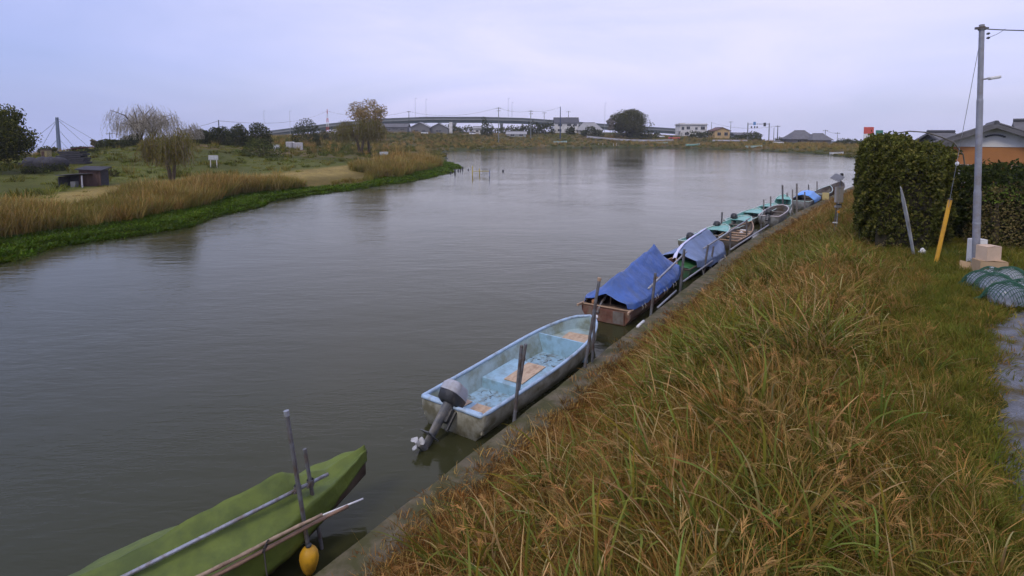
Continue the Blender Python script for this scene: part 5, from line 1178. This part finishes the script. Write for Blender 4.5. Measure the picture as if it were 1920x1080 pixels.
# red and white lattice mast
c = far(616, 330); zt = atY(616, 205, 330).z - c.z; o = thing('lattice_mast', 'small red and white lattice mast beside the brown topped tree', 'mast', c)
for i in range(6):
    z0, z1 = zt * i / 6, zt * (i + 1) / 6; a0, a1 = .75 - i * .11, .75 - (i + 1) * .11; m = M_RED if i % 2 else M_WHITE; b = MB()
    for sx, sy in ((-1, -1), (1, -1), (1, 1), (-1, 1)): b.tube([(sx * a0, sy * a0, z0), (sx * a1, sy * a1, z1)], .08, 5); b.tube([(sx * a0, sy * a0, z0), (-sy * a1, sx * a1, z1)], .045, 4)
    b.build('lattice_section', m, o)
W['t'] = c + Vector((0, 0, zt - 1))
for n1, n2, sag, lb in (('b', 'a', 2., 'overhead line from the short pole to the pole by the round bushes'), ('a', 't', 3., 'overhead line from the round bushes to the lattice mast'), ('t', 'c', 3., 'overhead line from the lattice mast past the brown topped tree'), ('c', 'd', 3., 'overhead line from the barns to the double armed pole'), ('d', 'e', 1.2, 'overhead line between the two cross armed poles'), ('e', 'g', 1.0, 'overhead line to the dark blue pole'), ('i', 'k', 2., 'overhead line behind the tan house'), ('m', 'n', .6, 'overhead line beyond the tiled farmhouses')):
    wire(lb, W[n1], W[n2], sag, .05, mat('grey_line', (.20, .20, .23), rough=.7), n=12)
# cable stayed pylon
c = far(112, 300); zt = atY(111, 220, 300).z - c.z; o = thing('bridge_pylon', 'tall blue grey bridge pylon with stay cables', 'pylon', c); M_PYL = mat('blue_grey_steel', (.10, .14, .20), rough=.5, var=.1, scale=.2)
MB().add([(x * s_, y * s_, z) for z, s_ in ((-8, .8), (zt, .5)) for x, y in ((-1, -1), (1, -1), (1, 1), (-1, 1))], [(3, 2, 1, 0), (4, 5, 6, 7), (0, 1, 5, 4), (1, 2, 6, 5), (2, 3, 7, 6), (3, 0, 4, 7)]).build('tower', M_PYL, o)
MB().box((0, 0, 1.0), (110, 5, 1.2)).build('deck', M_VC, o)
for k, (h_, x) in enumerate(((.92, -11), (.92, -22), (.95, 19), (.70, 10.5), (.45, -7), (.45, 6.5), (.98, 30))): MB().tube([(0, 0, zt * h_), (x, 0, 1.5)], .10, 5).build('stay_cable', M_PYL, o)
# road sign gantry
c = far(1420, 275); k = 275 / F; o = thing('sign_gantry', 'road sign gantry with small signal heads and a blue board', 'gantry', c); zz = lambda v: atY(1420, v, 275).z - c.z
for u, vt in ((1400, 230), (1440, 231)): MB().tube([((u - 1420) * k, 0, -.5), ((u - 1420) * k, 0, zz(vt))], .28, 8).build('post', mat('gantry_grey', (.26, .27, .30), rough=.5), o)
MB().tube([(-20 * k, 0, zz(232.5)), (20 * k, 0, zz(232.5))], .16, 6).build('beam', MATS['gantry_grey'], o); MB().box((-8 * k, -.2, zz(231.5)), (4.5 * k, .15, 6 * k)).build('sign_board', mat('sign_blue', (.10, .25, .50), rough=.5), o); MB().box((11 * k, -.2, zz(233.5)), (4.5 * k, .15, 6.5 * k)).build('sign_board', M_BLACK, o)
for u in (-13.5, -7.5, -3): MB().box((u * k, -.2, zz(238.5)), (2.2 * k, .3, 3.2 * k)).build('signal_head', M_BLACK, o)

# guard wall, cars, small things on the far shore
def car(label, u, Y, m, rz=.1, L=4.2):
    c = far(u, Y); o = thing('parked_car', label, 'car', c, rz); w_ = 1.65
    MB().prism([(-L / 2, .25), (L / 2, .25), (L / 2, .75), (L * .34, .88), (-L * .46, .95), (-L / 2, .8)], -w_ / 2, w_ / 2).build('body', m, o, bevel=.08)
    MB().prism([(-L * .44, .93), (L * .30, .86), (L * .14, 1.42), (-L * .34, 1.45)], -w_ / 2 + .08, w_ / 2 - .08).build('cabin', M_GLASS, o, bevel=.06); MB().box((-L * .1, 0, 1.46), (L * .46, w_ - .25, .05)).build('roof', m, o, bevel=.02)
    for x in (-L * .31, L * .31):
        for y in (-w_ / 2 + .08, w_ / 2 - .08): tw = MB().tube([(x, y - .1, .32), (x, y + .1, .32)], .32, 14).build('wheel', M_BLACK, o); MB().tube([(x, y - .11, .32), (x, y + .11, .32)], .18, 10).build('rim', M_GALV, tw)
M_CARW = mat('white_car_paint', (.72, .73, .75), rough=.3, var=.03)
car('white car parked by the road near the tiled farmhouse', 1458, 240, M_CARW); car('white car parked in front of the viaduct piers', 888, 285, M_CARW, .3); car('pale car beside the dark broad tree', 1238, 292, M_CARW, -.1, 3.4); car('white van like car in front of the grey barns', 797, 266, M_CARW, 0, 3.2)
M_GRAIL = mat('pale_guard_rail', (.40, .40, .44), rough=.6, var=.15, scale=.6)
a = far(1100, 288); b = far(1262, 276); o = thing('guard_rail', 'long pale guard rail along the far bank road', 'guard rail', a); n = 24
for i in range(n): p0 = a.lerp(b, i / n); p1 = a.lerp(b, (i + 1) / n); p0.z = gz(p0.x, p0.y); p1.z = gz(p1.x, p1.y); MB().tube([p0 - a + Vector((0, 0, -.3)), p0 - a + Vector((0, 0, 1.15))], .08, 5).build('post', M_GRAIL, o); d_ = p1 - p0; q_ = MB().add([p0 - a + Vector((0, y, z)) for y, z in ((0, .25), (0, 1.1), (.1, 1.1), (.1, .25))] + [p1 - a + Vector((0, y, z)) for y, z in ((0, .25), (0, 1.1), (.1, 1.1), (.1, .25))], [(0, 1, 5, 4), (1, 2, 6, 5), (2, 3, 7, 6), (3, 0, 4, 7), (0, 3, 2, 1), (4, 5, 6, 7)]).build('rail_panel', M_GRAIL, o)
a = far(1335, 268); b = far(1400, 262); o = thing('low_wall', 'low pale wall before the tan house', 'wall', a); MB().tube([(0, 0, .5), b - a + Vector((0, 0, .5))], .35, 4).build('coping', M_GRAIL, o); MB().tube([(0, .1, .1), b - a + Vector((0, .1, .1))], .4, 4).build('footing', M_VC, o)
c = far(1263, 282); o = thing('farm_machine', 'small red machine parked by the guard rail', 'machine', c); MB().box((0, 0, .9), (5.5, 1.8, .7)).build('chassis', M_RED, o, bevel=.1); MB().box((-1.5, 0, 1.6), (1.4, 1.5, 1.0)).build('cab', M_GLASS, o, bevel=.08); [MB().tube([(x, -1, .5), (x, 1, .5)], .5, 12).build('wheel', M_BLACK, o) for x in (-1.8, 1.8)]
def far_boat(label, u, v, L, m, mi, rz):
    p = gp(u, v, 0); o = thing('beached_boat', label, 'boat', (p.x, p.y, max(.1, gz(p.x, p.y))), rz); st = hull_lines(L, 1.6, .75, stern=.85, bow='spoon', sheer=.3, n=10); make_hull(o, st, m, mi, mi, rim=.06); MB().box((L * .4, 0, .5), (.4, 1.3, .06)).build('thwart', M_GWOOD, o)
far_boat('pale green boat drawn up on the far shore below the farmhouse', 1038, 275.5, 6.5, M_TRIM, M_TURQ, .05); far_boat('small turquoise boat on the far shore below the dark tree', 1232, 276, 5, M_TURQ, M_TRIM, .0); far_boat('turquoise boat moored below the flat roofed house', 1286, 277.5, 6, M_TURQ, M_TRIM, -.1); far_boat('green boat lying on the far bank below the gantry', 1398, 281, 6, M_TRIM, M_TURQ, -.2); far_boat('small pale boat on the bank below the tiled farmhouse', 1556, 291, 3.5, M_WHITE, M_GWOOD, -.3)
p = gp(1108, 275.5, 0); o = thing('concrete_block', 'square grey concrete block at the far waterside', 'block', (p.x, p.y + 1.5, 0)); MB().box((0, 0, .6), (5, 3, 2.0)).build('body', M_VC, o, bevel=.08); MB().box((0, 0, 1.64), (5.2, 3.2, .12)).build('cap', M_GRAIL, o)
for i, u in enumerate((1122, 1130, 1150, 1156, 1160)):
    q_ = gp(u, 276.6, 0); o = thing('mooring_stake', 'pale stake standing in the reeds beside the concrete block', 'post', (q_.x, q_.y, -.5), 0, 'pale stakes by the concrete block'); MB().tube([(0, 0, 0), (.05, 0, 2.3 + .3 * (i % 2))], .11, 6).build('shaft', M_WALLW, o); MB().tube([(-.1, 0, 1.6), (.2, 0, 1.6)], .04, 5).build('peg', M_GWOOD, o)

# ------------------------------------------------------------------ far side of the water: trees, bushes, signs, sheds
WIL_PALE = [(.34, .31, .24), (.42, .39, .33), (.25, .23, .16), (.46, .43, .38)]; WIL_OL = [(.175, .165, .042), (.21, .185, .055), (.14, .135, .035), (.20, .15, .05)]
c = far(276, 74); willow('weeping_willow', 'tall pale grey weeping willow with thin hanging twigs', c, atY(276, 183, 74).z - c.z, 4.6, WIL_PALE, 1100, .19, seed=5, dens=13, tr=.25, low=.34, trunks=2, airy=.8)
c = far(352, 80); willow('weeping_willow', 'smaller pale willow beside the tall grey one', c, atY(352, 219, 80).z - c.z, 2.3, WIL_PALE, 420, .19, seed=8, dens=10, tr=.16, low=.45, airy=.7)
c = onland(322, 345); willow('olive_willow', 'olive green bushy willow standing on the dry path edge', c, atY(322, 230, c.y).z - c.z, 2.6, WIL_OL, 1300, .22, seed=2, dens=11, tr=.17, low=.10, trunks=2)
c = onland(676, 289); willow('olive_willow', 'broad olive willow on the point of the far bank', c, atY(676, 212, c.y).z - c.z, 5.6, WIL_OL, 1400, .40, seed=11, dens=13, tr=.3, low=.0, trunks=2, strand_r=.02)
tree('brown_topped_tree', 'sparse brown topped tree rising behind the olive willow', c + Vector((1.0, 4, 0)), atY(678, 188, c.y + 4).z - c.z, 5.2, [(.28, .19, .075), (.24, .20, .08), (.31, .24, .12), (.25, .235, .15)], 30, 4200, .36, seed=4, crown_lo=.55, tr=.3)
c = far(-22, 58); tree('leafy_tree', 'big leafy yellow green tree beside the dark stacked boats', c, atY(-22, 190, 58).z - c.z, 4.3, [(.14, .145, .03), (.085, .095, .022), (.055, .065, .018), (.18, .17, .04)], 44, 17000, .26, seed=6, crown_lo=.12, tr=.3)
BUSH = [(.046, .056, .020), (.060, .070, .024), (.036, .045, .018), (.085, .090, .03)]
for i, (u, vt, w_, Y, lb) in enumerate(((384, 245, 32, 116, 'round dark bush, first of the clipped row by the slim pole'), (414, 239, 33, 116, 'round dark bush standing right under the slim pole'), (447, 237, 36, 115, 'round dark bush in the middle of the clipped row'), (487, 234, 40, 114, 'largest round dark bush at the end of the clipped row'), (213, 263, 48, 100, 'wide dark round bush beside the weeping willow'), (250, 254, 30, 104, 'dark round bush partly behind the weeping willow'), (575, 227, 48, 150, 'dark dome shaped bush before the viaduct'), (156, 280, 32, 90, 'ragged low dark bush near the pylon'))):
    c = far(u, Y); k = Y / F; shrub('round_bush', lb, c - Vector((0, 0, .2)), w_ / 2 * k * 1.08, w_ / 2 * k, atY(u, vt, Y).z - c.z + .3, BUSH, 3600, .34, lump=.06 if i != 7 else .3, seed=i + 2)
for i, (u, vt, w_, Y, cols, lb, n) in enumerate(((490, 265, 70, 92, [(.075, .09, .025), (.055, .07, .02), (.095, .105, .03)], 'spreading low green bush on the meadow', 1600), (860, 236, 60, 300, BUSH, 'dark scrub under the viaduct beside the barn chimney', 900), (945, 238, 70, 305, [(.08, .085, .03), (.06, .065, .025)], 'olive scrub along the foot of the viaduct', 900), (985, 236, 40, 296, BUSH, 'dark scrub behind the pale greenhouse', 800), (912, 226, 22, 285, BUSH, 'dark bush between the white hut and the viaduct', 700), (1015, 229, 46, 300, BUSH, 'dark clump of trees beside the white farmhouse', 1100), (1070, 238, 16, 298, BUSH, 'round bush in front of the white farmhouse', 500), (1108, 240, 40, 294, BUSH, 'dark clipped bush before the grey bungalow', 700), (1200, 243, 60, 292, BUSH, 'low bushes behind the guard rail', 800), (1318, 246, 50, 290, BUSH, 'dark shrubs below the flat roofed house', 900), (1400, 250, 60, 272, [(.07, .08, .025), (.05, .06, .02)], 'green shrubs before the grey blue workshop', 900), (1590, 262, 50, 225, BUSH, 'dark shrubs beyond the tiled annex', 900), (1470, 258, 40, 250, BUSH, 'low shrubs behind the parked white car', 600), (105, 322, 40, 63, BUSH, 'scruffy dark bush between the upturned hulls and the open shed', 900), (205, 330, 34, 60, [(.09, .095, .03), (.12, .11, .04)], 'low ragged bush beside the brown board shed', 700), (62, 328, 40, 60, BUSH, 'dark weeds in front of the upturned hulls', 800), (40, 305, 60, 95, BUSH, 'dark undergrowth beneath the big leafy tree', 1200), (118, 285, 44, 110, [(.10, .10, .035), (.075, .08, .03)], 'grey green scrub at the pylon foot', 900), (700, 244, 50, 262, BUSH, 'dark shrubs between the brown topped tree and the shed', 800), (330, 262, 60, 105, BUSH, 'dark shrubs behind the weeping willow', 1200), (615, 243, 46, 190, [(.10, .085, .035), (.07, .075, .03)], 'brownish shrubs left behind the olive willow'.replace('left ', ''), 900))):
    c = far(u, Y); k = Y / F; shrub('wild_bush', lb, c - Vector((0, 0, .3)), w_ / 2 * k, w_ / 2.6 * k, max(1.0, atY(u, vt, Y).z - c.z + .3), cols, n, .0033 * Y, lump=.2, seed=i + 20)
c = far(1180, 296); tree('broad_tree', 'broad dark evergreen tree between the bungalow and the flat roofed house', c, atY(1180, 206, 296).z - c.z, 12.0, [(.055, .062, .022), (.078, .08, .026), (.042, .048, .02), (.11, .095, .038)], 60, 12000, .75, seed=9, crown_lo=.05, tr=.5)
for u, vt, w_, Y, cols, lb in ((90, 277, 26, 100, [(.12, .115, .04), (.09, .095, .03)], 'small olive tree beside the pylon'), (182, 262, 18, 105, [(.18, .16, .10), (.14, .13, .06)], 'small pale bare tree between pylon and round bush'), (1143, 222, 16, 290, [(.25, .23, .2), (.2, .19, .15)], 'pale thin tree beside the broad evergreen')):
    c = far(u, Y); k = Y / F; tree('small_tree', lb, c, atY(u, vt, Y).z - c.z, w_ / 2 * k * 1.3, cols, 12, 800, .0034 * Y, seed=int(u), crown_lo=.3, tr=.08)

# sheds and stacks below the big tree
M_DK = mat('tarred_boards', (.045, .045, .055), rough=.85, var=.4, scale=2.5, stretch=(1, 1, 3)); M_DKB = mat('brown_shed_boards', (.085, .05, .042), rough=.85, var=.3, scale=2.5, stretch=(3, 1, 1)); M_RB = mat('red_brown_sheet_roof', (.14, .045, .045), rough=.7, var=.2, scale=2)
def planks(root, x0, x1, y, z0, z1, m, n): [MB().box((x0 + (x1 - x0) * (i + .5) / n, y + (i % 2) * .02, (z0 + z1) / 2 + random.uniform(-.04, .04)), ((x1 - x0) / n - .015, .04, z1 - z0)).build('plank', m, root) for i in range(n)]
c = onland(178, 348); o = thing('small_shed', 'small dark brown board shed at the meadow edge', 'shed', c, .15); planks(o, -.9, .9, -.7, -.1, 1.5, M_DKB, 8); MB().box((0, 0, .7), (1.75, 1.3, 1.5)).build('wall', M_DK, o); r_ = MB().box((0, -.05, 0), (2.2, 1.8, .07)).build('roof', M_DK, o); r_.location = (0, 0, 1.62); r_.rotation_euler = (.12, .05, 0)
c = onland(143, 350); o = thing('open_shed', 'low open fronted grey shed with a pale corner post', 'shed', c, .05); o.scale = (.85, .85, .85); MB().box((0, .8, .55), (2.4, .06, 1.4)).build('back_wall', M_DK, o); MB().box((-1.2, 0, .5), (.06, 1.6, 1.2)).build('side_wall', M_DK, o); r_ = MB().box((0, 0, 0), (2.7, 2.0, .07)).build('roof', mat('grey_sheet_roof', (.12, .12, .125), rough=.6, var=.2, scale=2), o); r_.location = (0, 0, 1.28); r_.rotation_euler = (-.1, -.08, 0)
MB().box((1.15, -.75, .55), (.10, .10, 1.4)).build('corner_post', M_GRAIL, o); MB().box((.2, -.5, .3), (.5, .5, .6)).build('grey_bin', mat('grey_bin', (.15, .155, .165), rough=.6), o)
c = far(138, 70); o = thing('plank_stack', 'stack of dark boards under a red brown sheet behind the open shed', 'stack', c, .1)
for i in range(6): MB().box((random.uniform(-.2, .2), 0, .15 + i * .26), (3.4 - i * .18, 1.4, .22)).build('board_bundle', M_DK, o)
r_ = MB().box((.9, 0, 0), (2.4, 1.7, .06)).build('sheet_cover', M_RB, o); r_.location = (0, 0, 1.85); r_.rotation_euler = (0, -.12, 0)
c = far(84, 66); o = thing('board_fence', 'low fence of dark boards before the upturned hulls', 'fence', c, .05); planks(o, -2.4, 2.4, -.85, -.1, .5, M_DK, 14)
for i in range(4):
    q_ = thing('upturned_hull', 'dark upturned boat hull lying under black sheeting behind the low fence', 'boat', c + Vector((-1.6 + i * 1.05, .1 * (i % 2), 0)), .1 * i, 'upturned hulls under black sheeting')
    lump('covered_hull', M_DK, q_, .98, .8, .75, .12, i + 30, 3).location = (0, 0, .42); MB().box((0, -.2, .98), (1.2, .08, .06)).build('keel_board', M_DKB, q_)
c = far(81, 82); o = thing('yellow_hut', 'small faded yellow hut under the olive tree', 'hut', c); MB().box((0, .6, .5), (.9, .9, 1.2)).build('wall', mat('faded_yellow_wall', (.26, .22, .11), rough=.8, var=.15, scale=2), o); MB().box((0, .6, 1.13), (1.1, 1.1, .08)).build('roof', M_DKB, o); MB().box((-.1, .13, .5), (.4, .06, .9)).build('door', M_DKB, o)
def board_sign(label, u, v, Y, w_, h_, hp, n=2):
    c = far(u, Y); o = thing('notice_board', label, 'sign', c, .1); [MB().tube([(x, .04, -.3), (x, .04, hp)], .05, 6).build('post', M_WALLW, o) for x in ((-w_ * .32, w_ * .32) if n == 2 else (0,))]; f = MB().box((0, 0, hp - h_ / 2), (w_, .06, h_)).build('panel', mat('dull_white_board', (.40, .40, .40), rough=.8, var=.3, scale=5), o, bevel=.01); MB().box((0, -.04, hp - h_ / 2), (w_ - .15, .02, h_ - .15)).build('face', mat('faded_notice', (.42, .44, .46), rough=.7, var=.3, scale=4), f)
board_sign('white notice board on posts beside the dry path', 400, 310, 72, 1.2, .6, 1.6); board_sign('narrow white notice board on the far meadow', 519, 283, 96, 1.0, .7, 1.9); board_sign('low white board near the point of the bank', 720, 296, 118, 1.8, .8, 1.1)
for u, w_, lb in ((545, 1.6, 'white equipment cabinet on the meadow'), (558, 2.2, 'wider white equipment cabinet next to the first')):
    c = far(u, 124); o = thing('cabinet', lb, 'cabinet', c); MB().box((0, 0, .7), (w_, .9, 1.6)).build('body', M_WALLW, o, bevel=.03); [MB().box((x * w_, -.47, .75), (w_ * .44, .04, 1.3)).build('door', M_GRAIL, o) for x in (-.24, .24)]
# stakes and yellow frame in the water off the point
pts = [gp(886, 329, 0), gp(899, 327, 0), gp(918, 331, 0)]; o = thing('marker_frame', 'yellow pipe frame standing in the water off the point', 'frame', pts[0]); M_YP = mat('dull_yellow_pipe', (.42, .33, .06), rough=.6, var=.2, scale=3); tops = []
for p, v in zip(pts, (311, 316, 318)): t_ = atY(960, v, p.y); MB().tube([Vector((p.x, p.y, -.8)) - pts[0], Vector((p.x, p.y, t_.z)) - pts[0]], .07, 7).build('leg', M_YP if v != 318 else mat('blue_grey_pipe', (.20, .22, .32), rough=.6), o); tops.append(Vector((p.x, p.y, atY(960, 321, p.y).z)))
MB().tube([tops[0] - pts[0], tops[1] - pts[0]], .06, 6).build('crossbar', M_YP, o); MB().tube([tops[1] - pts[0], tops[2] - pts[0]], .06, 6).build('crossbar', M_YP, o)
for i, (u, vb, vt, r_) in enumerate(((845, 325, 322, .14), (853, 325, 317, .12), (859, 321, 318, .13), (863, 320.5, 317, .10), (867, 318, 313, .12), (878, 319, 317, .12), (943, 321.5, 318.5, .16))):
    p = gp(u, vb, 0); zt = atY(u, vt, p.y).z; o = thing('dark_stake', 'dark wooden stake stub poking out of the water off the point', 'post', (p.x, p.y, -.6), 0, 'dark stakes off the point')
    MB().tube([(0, 0, 0), (.02, 0, .6 + zt * .6), (.05, 0, .6 + zt)], [r_, r_ * .95, r_ * .8], 7).build('shaft', M_DK, o); MB().lathe((.05, 0, .6 + zt), [(r_ * .9, -.06), (r_ * .9, 0), (.001, .03)], 7).build('top', M_DK, o)

# distant hills
M_HILL = mat('distant_hill_haze_blue', (.075, .105, .125), rough=1, var=.15, scale=.004)  # bluish haze of distance is put into the hill colour itself
def hill(label, pts, Y):
    rows = []
    us = np.linspace(pts[0][0], pts[-1][0], 40); vs = np.interp(us, [p[0] for p in pts], [p[1] for p in pts])
    for u, v in zip(us, vs):
        t_ = atY(u, v + .5 * math.sin(u * .35) + .3 * math.sin(u * .9), Y); rows.append([Vector((t_.x, Y - 90, t_.z - 26)), t_, Vector((t_.x, Y + 90, t_.z - 26))])
    o = MB().grid(rows).build('hill', M_HILL, smooth=True); struct(o, label)
hill('low blue distant hill beyond the pylon', [(60, 300), (110, 290), (140, 286), (170, 287), (230, 282), (270, 272), (300, 264), (340, 262), (400, 268)], 850)
hill('low wooded rise beyond the farmhouses', [(1480, 272), (1530, 266), (1580, 263), (1640, 265), (1720, 262), (1800, 268), (1900, 275)], 700)

# ------------------------------------------------------------------ damp air over the water and banks
hz = MB().box((0, 0, -22.), (2060, 2060, 138.)).build('haze', None); hz['kind'] = 'stuff'
m = bpy.data.materials.new('damp_air'); m.use_nodes = True; t = m.node_tree; t.nodes.clear()
mo_ = N(t, 'ShaderNodeOutputMaterial'); pv = N(t, 'ShaderNodeVolumePrincipled'); pv.inputs['Color'].default_value = (.90, .92, 1.0, 1); pv.inputs['Density'].default_value = .00024
t.links.new(pv.outputs[0], mo_.inputs['Volume']); hz.data.materials.append(m)
